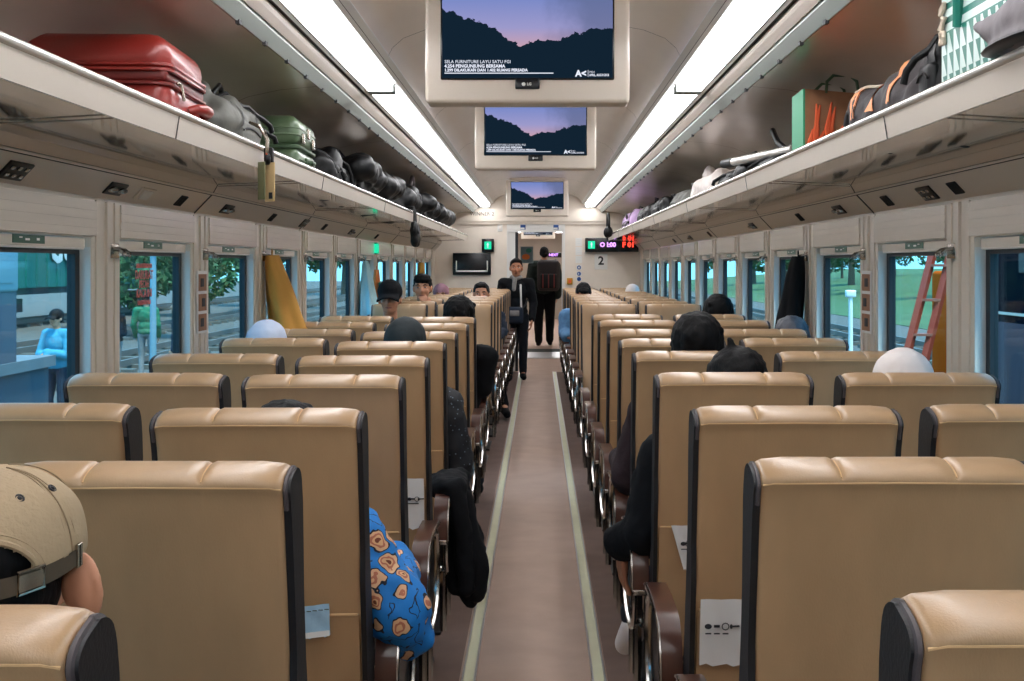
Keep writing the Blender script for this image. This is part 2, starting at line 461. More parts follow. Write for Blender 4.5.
for s, nm in ((-1, 'left'), (1, 'right')):
    mb = MB()
    def bx(xa, xb, y0, y1, z0, z1, mi=0):
        a, b = s * xa, s * xb; mb.box(min(a, b), max(a, b), y0, y1, z0, z1, mi)
    XO = WX + .066
    bx(WX, XO, YB, YE, -0.05, ZS)                      # under the windows
    bx(WX, XO, YB, YE, ZH, 1.67)                      # above
    bx(1.44, 1.5, YB, YE, 1.67, 2.52)
    bx(WX, XO, YB, S0 + KS[0] * PITCH, ZS, ZH)
    for k in KS:
        y0 = S0 + k * PITCH; y1 = y0 + PIL if k < KS[-1] else YE
        bx(WX, XO, y0, min(y1, YE), ZS, ZH)
        # raised mouldings on the pillar, the full height of the wall
        for q0, q1, t in ((0.03, 0.075, 0.006), (0.12, 0.155, 0.010), (0.205, 0.25, 0.006)):
            bx(WX - t, WX + 0.01, y0 + q0, min(y0 + q1, YE), ZS, 1.66)
    struct(mb.build('wall_' + nm, [M['wall']], smooth=False))

# windows
nwin = 0
for s in (-1, 1):
    for k in KS[:-1]:
        y0 = S0 + k * PITCH + PIL; y1 = S0 + (k + 1) * PITCH
        nwin += 1
        w = empty('window_%d' % nwin, (s * WX, (y0 + y1) / 2, ZS)); struct(w)
        L = (y1 - y0) / 2; H = ZH - ZS
        fr = MB(); d0, d1 = s * 0.036, s * 0.062
        a, b = min(d0, d1), max(d0, d1)
        for (yy0, yy1, zz0, zz1) in ((-L, -L + .042, 0.03, H - .028), (L - .042, L, 0.03, H - .028), (-L + .042, L - .042, H - .052, H - .028), (-L + .042, L - .042, .03, .08)):
            fr.box(a, b, yy0, yy1, zz0, zz1)
        fo = fr.build('frame', M['frame'], w, smooth=False)
        pn = MB(); pn.box(s * 0.050 - .002, s * 0.050 + .002, -L + .042, L - .042, .08, H - .052)
        pn.build('pane', M['glass'], w, smooth=False)
        jb = MB()
        for yy in (-L, L - .004):
            jb.box(min(s * 0.002, s * .036), max(s * 0.002, s * .036), yy + 0.0, yy + .004, .0, H - 0.03)
        jb.box(min(0, s * .036), max(0, s * .036), -L + .004, L - .004, 0.0, .004)
        jb.build('jamb_lining', M['jamb'], w, smooth=False)
        # roller blind cassette + bottom bar at the window head
        bb = MB()
        bb.box(min(s * .014, s * .036), max(s * .014, s * .036), -L + .006, L - .02, H - .032, H - .003, 0)
        bb.tube([(s * .020, -L + .006, H - .034), (s * .020, L - .02, H - .034)], .005, 8, 1)
        bb.build('blind', [M['wallgloss'], M['creamrail']], w)
        hd = MB(); z0 = 1.545 - ZS; z1 = 1.655 - ZS
        hd.box(min(-s * .012, s * .002), max(-s * .012, s * .002), -L - .015, L + .015, z0, z1, 0)
        for q in range(1, 4):
            zz = z0 + (z1 - z0) * q / 4
            hd.box(min(-s * .014, -s * .011), max(-s * .014, -s * .011), -L - .013, L + .013, zz - .002, zz + .002, 0)
        hd.build('header_panel', M['wallgloss'], w, smooth=False)
        if -2 <= k <= 7:
            pl = MB(); xx = s * .012
            pl.box(min(xx, xx + s * .003), max(xx, xx + s * .003), -.13, .09, H - .026, H - .002)
            p = pl.build('label_plate', M['signgreen'], w, smooth=False)
            tk = MB(); xx = s * .0105
            for (ya, yb, za, zb) in ((-.05, -.02, -.004, .002), (-.09, -.07, .002, .006), (.03, .05, -.003, .004)):
                tk.box(min(xx, xx + s * .0012), max(xx, xx + s * .0012), ya, yb, H - .014 + za, H - .014 + zb)
            tk.build('lettering', M['white'], p, smooth=False)

# cornice under the rack, with seams
ROOFP = [(0.887, 2.185), (0.90, 2.192), (1.05, 2.178), (1.18, 2.15), (1.30, 2.10), (1.38, 2.03), (1.42, 1.95), (1.435, 1.80)]
tn = 2
UJ = [2.89 + 2.26 * k for k in range(-1, 7)]
for s, nm in ((-1, 'left'), (1, 'right')):
    tn += 1
    mb = MB()
    prof = [(1.305, 1.783), (1.322, 1.752), (1.318, 1.749), (1.326, 1.742), (1.328, 1.745), (1.408, 1.662), (1.45, 1.662), (1.45, 1.783)]
    mb.prism([(s * a, b) for a, b in prof], YB, YE, 0, 'y')
    # dark seams across the panel and along it
    for y in UJ:
        mb.prism([(s * 1.302, 1.785), (s * 1.325, 1.7435), (s * 1.405, 1.6605), (s * 1.41, 1.667), (s * 1.33, 1.75), (s * 1.307, 1.788)], y - .004, y + .004, 1, 'y')
    mb.prism([(s * 1.3215, 1.7525), (s * 1.3255, 1.7405), (s * 1.33, 1.744), (s * 1.326, 1.756)], YB, YE, 1, 'y')
    struct(mb.build('trim_%d' % tn, [M['lip'], M['darkgap']], smooth=False))
    # light trough rails outside the lamps
    tn += 1
    mb = MB()
    mb.prism([(s * a, b) for a, b in [(.772, 2.30), (.772, 2.255), (.784, 2.250), (.790, 2.258), (.79, 2.30)]], YB, YE, 0, 'y')
    mb.prism([(s * a, b) for a, b in [(.792, 2.30), (.792, 2.259), (.802, 2.254), (.802, 2.30)]], YB, YE, 2, 'y')
    mb.prism([(s * a, b) for a, b in [(.802, 2.30), (.802, 2.246), (.811, 2.238), (.838, 2.222), (.844, 2.224), (.846, 2.30)]], YB, YE, 1, 'y')
    mb.prism([(s * a, b) for a, b in [(.846, 2.30), (.846, 2.214), (.878, 2.180), (.884, 2.182), (.884, 2.30)]], YB, YE, 3, 'y')
    for k in range(44):
        y = 1.2 + k * .36
        mb.box(min(s * .872, s * .884), max(s * .872, s * .884), y, y + .03, 2.172, 2.186, 2)
    struct(mb.build('trim_%d' % tn, [M['greyrail'], M['creamrail'], M['darkgap'], M['greystrip']], smooth=False))
    # inner rail
    tn += 1
    mb = MB()
    mb.prism([(s * a, b) for a, b in [(.66, 2.33), (.650, 2.290), (.634, 2.291), (.600, 2.318), (.596, 2.33)]], YB, YE, 0, 'y')
    mb.prism([(s * a, b) for a, b in [(.619, 2.3015), (.6205, 2.3005), (.625, 2.305), (.623, 2.307)]], YB, YE, 1, 'y')
    struct(mb.build('trim_%d' % tn, [M['greyrail'], M['darkgap']], smooth=False))

# ceiling: arched middle, rack roofs, outer shell
mb = MB()
half = [(0.600, 2.319), (0.585, 2.350), (0.54, 2.390), (0.45, 2.425), (0.30, 2.452), (0.12, 2.462), (0.0, 2.464)]
line = [(-a, b) for a, b in half] + [(a, b) for a, b in half[-2::-1]]
ys = [YB + (YE - YB) * i / 8 for i in range(9)]
mb.sheet([[(a, y, b) for a, b in line] for y in ys], 0)
for s in (-1, 1):
    mb.sheet([[(s * a, y, b) for a, b in ROOFP] for y in ys], 1)
    mb.box(min(s * .65, s * .89), max(s * .65, s * .89), YB, YE, 2.30, 2.31, 2)
for y in UJ + [YE - .5]:
    for i in range(len(line) - 1):
        (a0, b0), (a1, b1) = line[i], line[i + 1]
        mb.add([(a0, y, b0 - .0015), (a1, y, b1 - .0015), (a1, y + .006, b1 - .0015), (a0, y + .006, b0 - .0015)], [(0, 1, 2, 3)], 2)
    for s in (-1, 1):
        for i in range(len(ROOFP) - 1):
            (a0, b0), (a1, b1) = ROOFP[i], ROOFP[i + 1]
            mb.add([(s * (a0 - .002), y, b0 - .002), (s * (a1 - .002), y, b1 - .002), (s * (a1 - .002), y + .007, b1 - .002), (s * (a0 - .002), y + .007, b0 - .002)], [(0, 1, 2, 3)], 2)
mb.box(-1.5, 1.5, YB, YE + .1, 2.50, 2.53, 2)
struct(mb.build('ceiling', [M['ceil'], M['roof'], M['darkgap']], angle=30))

# ceiling lamps
BND = [-4.3, 0.5, 5.80, 11.1, 15.0, 17.06]
for s in (-1, 1):
    for i in range(5):
        y0, y1 = BND[i], BND[i + 1]
        e = empty('ceiling_light', (s * .695, (y0 + y1) / 2, 2.257)); L = (y1 - y0) / 2
        d = MB(); d.prism([(s * (a - .695), b) for a, b in [(.768, .0), (.664, .0), (.656, .014), (.650, .036), (.768, .036)]], -L + .055, L - .055, 0, 'y'); d.build('diffuser', M['light'], e, smooth=False)
        f = MB()
        for sy in (-1, 1): f.box(min(s * -.045, s * .0755), max(s * -.045, s * .0755), sy * L - (.055 if sy > 0 else 0), sy * L + (.055 if sy < 0 else 0), -.006, .03)
        f.box(s * .0735 - .0022, s * .0735 + .0022, -L + .02, L - .02, -.002, .03)
        f.build('frame', M['greystrip'], e, smooth=False)
        tag(e, ('long white ceiling lamp above the %s rack, %s visible from camera' % (SIDE[s], ORD(i - 1))) if i else 'long white ceiling lamp on the %s side behind the camera' % SIDE[s], 'ceiling light', 'ceiling lamps in two rows')

# luggage racks
for s in (-1, 1):
    e = empty('luggage_rack', (s * .95, 8.0, 1.79))
    o = lambda y: y - 8.0
    sh = MB(); sh.prism([(s * (a - .95), b - 1.79) for a, b in [(.958, 1.797), (1.30, 1.783), (1.43, 1.79), (1.43, 1.80), (1.30, 1.803), (.958, 1.805)]], o(YB), o(YE - .25), 0, 'y')
    shelf = sh.build('shelf', M['shelf'], e, smooth=False)
    lp = MB(); lp.prism([(s * (a - .95), b - 1.79) for a, b in [(.947, 1.855), (.957, 1.792), (.964, 1.792), (.964, 1.855)]], o(YB), o(YE - .25), 0, 'y')
    for k in range(-1, 6):
        y = 3.36 + 2.26 * k
        lp.prism([(s * (a - .95), b - 1.79) for a, b in [(.9455, 1.856), (.9555, 1.7915), (.958, 1.7915), (.95, 1.856)]], o(y - .003), o(y + .003), 1, 'y')
    lp.build('lip', [M['lip'], M['darkgap']], e, smooth=False)
    rl = MB(); rl.tube([(s * .003, o(YB), .072), (s * .003, o(YE - .25), .072)], .012, 12); rl.build('rail', M['rail'], e)
    for y in UJ[1:]:
        br = MB(); br.tube([(s * .015, o(y), .002), (s * .18, o(y + .02), -.0045), (s * .352, o(y), -.011)], .002, 6); br.build('bracket', M['steel'], e)
    tag(e, 'long overhead luggage rack with cream lip, carrying the %s' % SIDE[s], 'luggage rack', 'overhead luggage racks')

# end wall with its doorway
mb = MB()
DX0, DX1, DZ = -0.30, 0.335, 1.915
mb.box(-1.5, DX0 - .12, YE, YE + .08, 0, 2.5, 0); mb.box(DX1 + .04, 1.5, YE, YE + .08, 0, 2.5, 0)
mb.box(DX0 - .12, DX1 + .04, YE, YE + .08, DZ + .12, 2.5, 0)
mb.box(-1.40, 1.40, YE - .03, YE, 2.02, 2.06, 0)       # ledge under the header
mb.box(-1.40, 1.40, YE - .05, YE, 2.06, 2.24, 0)
struct(mb.build('wall_end', [M['endwall']], smooth=False))
mb = MB(); mb.box(-1.5, 1.5, YB - .05, YB, -.05, 2.5); struct(mb.build('wall_rear', [M['endwall']], smooth=False))
d = empty('door_1', (0, YE, 0)); struct(d)
fr = MB()
fr.box(DX0 - .12, DX1 + .04, -.012, .08, DZ, DZ + .12, 0)
fr.box(DX1, DX1 + .04, -.012, .08, 0, DZ, 0)
fr.box(DX0 - .12, DX0 - .10, -.012, .08, 0, DZ, 0)
fr.build('door_frame', M['white'], d, smooth=False)
lf = MB(); lf.box(DX0 - .10, DX0 + .0, .02, .06, 0.01, DZ, 0); lf.box(DX0 - .005, DX0 + .035, .01, .07, 0.01, DZ, 1)
lf.build('sliding_leaf', [M['white'], M['frame']], d, smooth=False)
st = MB()
for px in (523, 556):
    c = at(px, 227.5, YE)
    st.box(c.x - .035, c.x + .035, -.015, -.012, c.z - .03, c.z + .035)
st.build('sticker', M['blue'], d, smooth=False)
st = MB()
for px in (522, 555):
    c = at(px, 228.5, YE)
    st.box(c.x - .02, c.x + .035, -.0165, -.015, c.z - .012, c.z + .012)
st.build('sticker', M['white'], d, smooth=False)

# vestibule and the next coach seen through the doorway
mb = MB()
mb.box(-.9, .9, YE, 19.6, -.05, 0.0, 0)
mb.box(-.9, .9, 19.6, 20.9, -.05, 0.012, 1); mb.box(-.9, .9, 20.9, 21.8, -.05, .006, 2)
mb.box(-1.4, 1.4, 21.8, 34, -.05, 0, 0)
f2 = struct(mb.build('floor_vestibule', [M['floor'], M['alu'], M['darkgreen']], smooth=False))
mb = MB()
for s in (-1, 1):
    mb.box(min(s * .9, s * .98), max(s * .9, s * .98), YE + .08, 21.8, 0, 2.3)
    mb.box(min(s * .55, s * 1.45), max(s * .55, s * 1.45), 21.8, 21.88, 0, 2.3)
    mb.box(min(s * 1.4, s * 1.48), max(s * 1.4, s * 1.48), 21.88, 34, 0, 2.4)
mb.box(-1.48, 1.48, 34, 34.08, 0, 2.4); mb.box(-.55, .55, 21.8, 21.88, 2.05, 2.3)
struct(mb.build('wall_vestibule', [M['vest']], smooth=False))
mb = MB(); mb.box(-.98, .98, YE + .08, 21.88, 2.28, 2.32); mb.box(-1.48, 1.48, 21.88, 34.08, 2.35, 2.4)
struct(mb.build('ceiling_vestibule', [M['ceil']], smooth=False))
e = empty('ceiling_light', (0, 18.6, 2.27)); d = MB(); d.box(-.3, .3, -.4, .4, 0, .012); d.build('diffuser', M['light'], e, smooth=False)
f = MB(); f.box(-.32, .32, -.42, .42, .011, .02); f.build('frame', M['greyrail'], e, smooth=False)
tag(e, 'white ceiling lamp in the vestibule behind the end doorway', 'ceiling light')
for i, (x, y0, y1) in enumerate(((.55, 22.2, 33),  (-.55, 22.2, 33))):
    e = empty('ceiling_light', (x, (y0 + y1) / 2, 2.33)); d = MB(); d.box(-.08, .08, -(y1 - y0) / 2, (y1 - y0) / 2, 0, .012); d.build('diffuser', M['light'], e, smooth=False)
    f = MB(); f.box(-.1, .1, -(y1 - y0) / 2 - .02, (y1 - y0) / 2 + .02, .011, .02); f.build('frame', M['greyrail'], e, smooth=False)
    tag(e, 'long white ceiling lamp in the next coach, %s its hanging monitor' % ('beside the backpacker below', 'on the poster side of')[i], 'ceiling light')

# ------------------------------------------------------------------ monitors
def monitor(Y, label, X=0.0):
    Z0 = 2.015; t = empty('monitor', (X, Y, Z0))
    b = MB()
    b.rbox((0, .07, .205), (.71, .13, .41), .016)
    hb = b.build('housing', M['tvbody'], t)
    mt = MB()
    mt.prism([(-.30, .40), (.30, .40), (.34, .455), (-.34, .455)], .03, .14, 0, 'y')
    mt.build('ceiling_mount', M['tvbody'], t)
    bz = MB(); bz.rbox((0, .003, .236), (.602, .012, .312), .005); bz.build('bezel', M['tvblack'], t)
    sc = MB(); sc.box(-.295, .295, 0, .003, 0, .30)
    so = sc.build('screen', M['screen'], t, smooth=False); so.location = (0, -.006, .086)
    text('caption', 'SELA FURNITURE LAYU SATU FGI', .0155, M['scr_white'], (-.287, -.002, .055), parent=so, align='LEFT')
    text('caption', '4.254 PENGUNJUNG BERSAMA', .0155, M['scr_white'], (-.287, -.002, .040), parent=so, align='LEFT', bold=.0005)
    text('caption', '1.299 DILAKUKAN DAN 1.402 RUANG PERSADA', .0135, M['scr_white'], (-.287, -.002, .026), parent=so, align='LEFT', bold=.0005)
    ln = MB(); ln.box(-.287, .09, -.002, -.0005, .0145, .0175); ln.build('rule', M['scr_white'], so, smooth=False)
    text('logo', 'A<', .030, M['scr_white'], (.185, -.002, .014), parent=so, bold=.0012)
    ln = MB(); ln.box(.209, .2105, -.002, -.0005, .003, .027); ln.build('rule', M['scr_white'], so, smooth=False)
    text('logo', 'APRIL, AUG 8 2018', .0115, M['scr_white'], (.214, -.002, .009), parent=so, align='LEFT', bold=.0003).scale = (.72, 1, 1)
    text('logo', 'INKA', .008, M['scr_white'], (.214, -.002, .02), parent=so, align='LEFT')
    tb = MB(); tb.rbox((0, .000, .066), (.085, .014, .036), .004)
    tabo = tb.build('logo_tab', M['tvblack'], t)
    rg = MB(); rg.ell((-.013, -.008, .064), (.0065, .002, .0065)); rg.build('logo_disc', M['white'], tabo)
    text('logo', 'LG', .013, M['white'], (.006, -.008, .064), parent=tabo, bold=.0004)
    ind = empty
    return tag(t, label, 'monitor', 'monitors hanging from the ceiling')
monitor(4.33, 'big flat monitor hanging from ceiling, nearest the camera, cut by top edge', -.02)
monitor(7.3, 'flat monitor hanging from ceiling directly behind the nearest one')
monitor(14.2, 'small looking flat monitor hanging just in front of the end doorway')
monitor(26.0, 'dark monitor hanging in the next coach, seen above the backpacker')

# ------------------------------------------------------------------ things on the end wall
def wallthing(name, px0, py0, px1, py1, dep=.03):
    a = at(px0, py0, YE); b = at(px1, py1, YE)
    e = empty(name, ((a.x + b.x) / 2, YE, (a.z + b.z) / 2))
    return e, (b.x - a.x) / 2, (a.z - b.z) / 2
def exit_icon(parent, x, z, h, y):
    g = MB(); g.rbox((x, y, z), (h * 1.7, .006, h * 1.9), .003); f = g.build('icon_panel', M['led_green'], parent)
    p = MB(); yy = y - .004
    p.ell((x, yy, z + h * .5), (h * .15, .002, h * .15)); p.box(x - h * .13, x + h * .13, yy - .001, yy + .001, z - .2 * h, z + .33 * h)
    p.box(x - h * .12, x - h * .03, yy - .001, yy + .001, z - .7 * h, z - .2 * h); p.box(x + h * .03, x + h * .12, yy - .001, yy + .001, z - .7 * h, z - .2 * h)
    p.box(x - h * .3, x + h * .3, yy - .001, yy + .001, z + .15 * h, z + .27 * h)
    p.build('pictogram', M['scr_white'], f, smooth=False)
e, w, h = wallthing('toilet_sign', 482, 239, 494, 252)
b = MB(); b.rbox((0, -.03, 0), (2 * w, .06, 2 * h), .006); b.build('case', M['tvblack'], e); exit_icon(e, 0, 0, .055, -.062)
tag(e, 'small black box sign with glowing green figure above dark wall screen', 'sign')
e, w, h = wallthing('wall_screen', 453, 253, 491, 275)
b = MB(); b.rbox((0, -.02, 0), (2 * w, .04, 2 * h), .008); b.build('panel', M['tvblack'], e)
b = MB(); q = .014
b.box(-w * .84, -w * .84 + q, -.043, -.04, -h * .72, h * .3); b.box(w * .84 - q, w * .84, -.043, -.04, -h * .72, h * .3); b.box(-w * .84, w * .84, -.043, -.04, -h * .72, -h * .72 + q * 1.6)
b.build('bracket_mark', M['white'], e, smooth=False)
tag(e, 'black rectangular wall screen with white bracket outline beside the end doorway', 'screen')
e, w, h = wallthing('display_board', 585, 238, 638, 252)
b = MB(); b.rbox((0, -.05, 0), (2 * w, .10, 2 * h), .008); cs = b.build('case', M['tvblack'], e); exit_icon(e, -w + .085, 0, .055, -.103)
text('digits', 'O I:00', .085, M['led_purple'], (-.055, -.103, 0), parent=e, bold=.004)
text('digits', 'F 01', .095, M['led_red'], (.225, -.103, 0), parent=e, bold=.004)
tag(e, 'long black display board with green figure, purple and red digits', 'display')
e, w, h = wallthing('number_sign', 594.5, 254, 607.5, 269.5)
b = MB(); b.rbox((0, -.004, 0), (2 * w, .008, 2 * h), .003); b.build('card', M['white'], e)
text('numeral', '2', .16, M['ink'], (0, -.0095, .01), parent=e, bold=.004)
tag(e, 'white number 2 card on the end wall below display board', 'sign')
for i, (y0, y1, c) in enumerate(((238, 246, 'white'), (247, 255, 'white'), (256, 263, 'white'), (265, 270, 'blue'), (271.5, 276, 'blue'), (277, 281, 'blue'))):
    e, w, h = wallthing('notice_sticker', 575.5 + (1 if c == 'blue' else 0), y0, 582 - (.5 if c == 'blue' else 0), y1)
    b = MB(); 
    b.box(-w, w, -.004, -.0005, -h, h); b.build('sheet', M['white'], e, smooth=False)
    g = MB()
    if c == 'white':
        for q in range(3): g.box(-w * .7, w * (.7 - .3 * (q % 2)), -.0055, -.004, h * (.45 - q * .45), h * (.6 - q * .45))
        g.build('print', M['greyrail'], e, smooth=False)
    else:
        n = 16; g.tube([(w * .62 * math.cos(2 * PI * k / n), -.005, w * .62 * math.sin(2 * PI * k / n)) for k in range(n)], .007, 6, closed=True)
        if i == 4: g.prism([(0, -w * .6), (w * .6, 0), (0, w * .6)], -.006, -.004, 0, 'y')
        if i == 5: g.rbox((0, -.005, 0), (w * .9, .003, w * .8), .001)
        g.build('symbol', M['blue'], e)
    tag(e, ('faint printed white notice beside doorway, %s of its column' % ['topmost', 'second', 'third'][i]) if i < 3 else ['white sticker with a blue ring below the printed notices', 'white sticker with half blue symbol under ringed sticker', 'white sticker with solid blue square, lowest of its column'][i - 3], 'sticker', 'stickers beside the end doorway')
e, w, h = wallthing('alarm_box', 567, 278, 572.5, 284.5)
b = MB(); b.rbox((0, -.02, 0), (2 * w, .04, 2 * h), .006); b.build('case', M['yellow'], e); g = MB(); g.rbox((0, -.042, 0), (w, .006, h), .003); g.build('button', M['orangered'], e)
tag(e, 'small amber box on the wall edge beside the end doorway', 'alarm box')
e, w, h = wallthing('switch_plate', 497.5, 224, 502.5, 231.5)
b = MB(); b.rbox((0, -.006, 0), (2 * w, .012, 2 * h), .004); b.build('plate', M['white'], e); g = MB(); g.rbox((0, -.014, 0), (w, .006, h), .003); g.build('rocker', M['creamrail'], e)
tag(e, 'small pale switch plate on the end wall near doorway header', 'switch')
e = empty('coach_lettering', at(482, 214, YE - .052)); text('letters', 'WINNER 2', .07, M['ink'], (0, -.001, 0), parent=e)
tag(e, 'small dark lettering on the cream header above end wall screen', 'lettering')
e = empty('poster', at(527, 254, 21.78)); b = MB(); b.box(-.11, .11, -.006, 0, -.16, .13); b.build('sheet', M['paleblue'], e, smooth=False)
b = MB(); b.ell((-.02, -.008, -.05), (.07, .003, .05)); b.build('print', M['orange'], e); b = MB(); b.ell((.03, -.008, .06), (.05, .003, .04)); b.build('print', M['bagteal'], e)
tag(e, 'pale poster with orange and teal shapes beyond the doorway', 'poster')
e = empty('display_board', at(553.5, 255, 25.0)); b = MB(); b.rbox((0, 0, 0), (.32, .06, .10), .008); b.build('case', M['tvblack'], e); text('digits', 'NEXT', .07, M['led_purple'], (0, -.032, 0), parent=e, bold=.003)
tag(e, 'small purple lit display hanging in the next coach', 'display')

# ------------------------------------------------------------------ seats
SW, SD = 0.428, 1.16
BACKP = [(.150, .36), (.118, .55), (.075, .80), (.040, 1.00), (.019, 1.105), (.012, 1.126), (.010, 1.134), (.014, 1.143), (.026, 1.151), (.048, 1.157), (.072, 1.160), (.095, 1.155), (.112, 1.138), (.122, 1.09), (.132, .95), (.150, .84), (.185, .70), (.225, .56), (.255, .47), (.250, .40)]
def _cr(p):
    n = len(p); out = []
    for i in range(n):
        a, b, c, d = p[(i - 1) % n], p[i], p[(i + 1) % n], p[(i + 2) % n]
        sharp = i in (n - 1, n - 2)
        for t in (0, 1 / 3, 2 / 3):
            if sharp: out.append(tuple(b[k] + (c[k] - b[k]) * t for k in (0, 1)))
            else: out.append(tuple(.5 * (2 * b[k] + (c[k] - a[k]) * t + (2 * a[k] - 5 * b[k] + 4 * c[k] - d[k]) * t * t + (3 * b[k] - a[k] - 3 * c[k] + d[k]) * t ** 3) for k in (0, 1)))
    return out
BACKP = _cr(BACKP)
def seat_master(arm_sides):
    t = empty('train_seat', (0, 0, 0))
    hw = SW / 2
    # upholstered back with shallow seams in the top roll
    m = MB(); xs = [-1, -.985, -.95, -.8, -.6, -.5, -.46, -.432, -.42, -.408, -.38, -.3, -.15, 0, .15, .3, .38, .408, .42, .432, .46, .5, .6, .8, .95, .985, 1]
    cy, cz = .09, .8
    grid = []
    for u in xs:
        row = []
        for (y, z) in BACKP:
            yy, zz = y, z
            if abs(u) > .94:
                k = {0.95: 0.0008, 0.985: .003, 1: .009}[abs(u)]
                n = Vector((y - .08, (z - 1.08) if z > 1.05 else 0)); n = n.normalized() if n.length > 0 else n
                yy -= n.x * k; zz -= n.y * k
            if z > 1.10:
                dd = min(abs(u - .42), abs(u + .42))
                g = .0045 * math.exp(-(dd / .016) ** 2)
                zz += -g * (1 if z > 1.14 else .3)
                zz -= .004 * max(0, (abs(u) - .8) / .2) ** 2
            elif y < .16 and z > .5 and y < .2:
                pass
            row.append((u * (hw - .012), yy, zz))
        grid.append(row)
    grid2 = [r + [r[0]] for r in grid]
    m.sheet(grid2, 0)
    n = len(BACKP)
    m.add(grid[0], [tuple(range(n))]); m.add(grid[-1], [tuple(range(n - 1, -1, -1))])
    bk = m.build('backrest', M['tan'], t, angle=50)
    sm = MB(); sm.tube([(-hw + .014, .0125, 1.127), (-hw + .03, .0115, 1.130), (0, .0105, 1.131), (hw - .03, .0115, 1.130), (hw - .014, .0125, 1.127)], .0018, 6)
    sm.build('seam', M['stitch'], bk)
    sm = MB()
    for u in (-.42, .42):
        sm.tube([(u * (hw - .012), y - .0005, z - .0044) for (y, z) in BACKP[21:37]], .0012, 5)
    sm.build('seam', M['stitch'], bk)
    # black side panels
    for s in (-1, 1):
        pnl = MB(); ins = [(y + (.007 if y < .07 else -.006), z - (.009 if z > 1.1 else 0)) for (y, z) in BACKP]
        x0, x1 = s * (hw - .012), s * (hw - .001)
        pnl.prism(ins, min(x0, x1), max(x0, x1), 0, 'x')
        pp = pnl.build('side_panel', M['black'], t, smooth=False)
        pc = MB(); pc.tube([(s * (hw - .008), y, z) for (y, z) in ins[12:40]], .0038, 6); pc.build('piping', M['piping'], pp)
    # pocket on the lower back
    pk = MB(); zs = [.42, .55, .66, .725, .735]
    pk.sheet([[(x * (hw - .016), .133 - (z - .46) * .166 - .012 - .006 * (1 - x * x) * (z > .6), z) for x in (-1, -.6, -.2, .2, .6, 1)] for z in zs])
    pk.sheet([[(x * (hw - .016), .133 - (z - .46) * .166 - .003, z) for x in (-1, -.6, -.2, .2, .6, 1)] for z in zs])
    pk.sheet([[(x * (hw - .016), .133 - (.735 - .46) * .166 - d - .006 * (1 - x * x) * (d > .01), .735) for x in (-1, -.6, -.2, .2, .6, 1)] for d in (.003, .012)])
    pko = pk.build('pocket', M['tan'], t)
    pe = MB(); pe.tube([(x * (hw - .018), .133 - (.735 - .46) * .166 - .0125 - .006 * (1 - x * x), .736) for x in (-1, -.6, -.2, .2, .6, 1)], .003, 6); pe.build('pocket_edge', M['stitch'], pko)
    # cushion
    cu = MB(); cu.rbox((0, .43, .40), (SW - .02, .46, .11), .035); cu.build('cushion', M['tan'], t)
    bs = MB(); bs.box(-hw + .02, hw - .02, .16, .62, .30, .345); bs.box(-.05, .05, .25, .5, .012, .30); bs.rbox((0, .38, .008), (SW - .06, .46, .016), .006)
    bs.build('pedestal', M['darkmetal'], t, smooth=False)
    for s in arm_sides:
        x = s * (hw + .026)
        ar = MB()
        loop = []
        for k in range(28):
            a = 2 * PI * k / 28
            cy_, cz_ = .40, .525
            ry, rz = .205, .135
            ca, sa = math.cos(a), math.sin(a)
            loop.append((x + s * .017, cy_ + ry * math.copysign(abs(ca) ** .75, ca), cz_ + rz * math.copysign(abs(sa) ** .8, sa)))
        ar.tube(loop, .009, 8, closed=True)
        ar.tube([(p[0] - s * .034, p[1], p[2]) for p in loop], .007, 8, closed=True)
        ar.tube([(x, .30, .41), (x, .30, .20)], .012, 8); ar.tube([(x, .50, .41), (x, .50, .20)], .012, 8)
        ro = ar.build('armrest', M['chrome'], t)
        pad = MB(); prof = [(.185, .535), (.190, .585), (.21, .635), (.245, .664), (.30, .674), (.42, .676), (.55, .672), (.595, .66), (.60, .645), (.55, .648), (.42, .652), (.30, .650), (.255, .640), (.228, .62), (.213, .58), (.210, .535)]
        pad.prism([(a, b) for a, b in prof], x - .024, x + .024, 0, 'x')
        po = pad.build('pad', M['wood'], ro, angle=35)
        tr = MB(); tr.tube([(x + s * .0245, a, b - .004) for a, b in prof[:8]], .004, 6); tr.rbox((x, .198, .527), (.046, .03, .018), .005)
        tr.build('pad_trim', M['chrome'], ro)
        pl = MB(); pl.prism([(p[1] * .86 + .40 * .14, p[2] * .86 + .525 * .14) for p in loop], x - .008, x + .008, 0, 'x'); pl.build('infill_panel', M['darkmetal'], ro, smooth=False)
    return t
ROWS = {
    (-1, 'aisle'): [1.036, 1.83, 2.53, 3.32, 4.03, 4.80, 5.52, 6.33, 7.12],
    (1, 'aisle'): [1.085, 1.87, 2.57, 3.39, 4.25, 4.98, 5.74, 6.70, 7.5],
    (-1, 'window'): [1.06, 1.84, 2.62, 3.37, 4.12, 5.02, 5.76, 6.50, 7.25],
    (1, 'window'): [1.085, 1.88, 2.60, 3.38, 4.24, 5.02, 5.74, 6.70, 7.5],
}
FAR = [9.50 + .785 * k for k in range(10)]
XA, XWN = 0.549, 1.043
for _k in ROWS: ROWS[_k] = [v - .045 for v in ROWS[_k]]
masters = {}
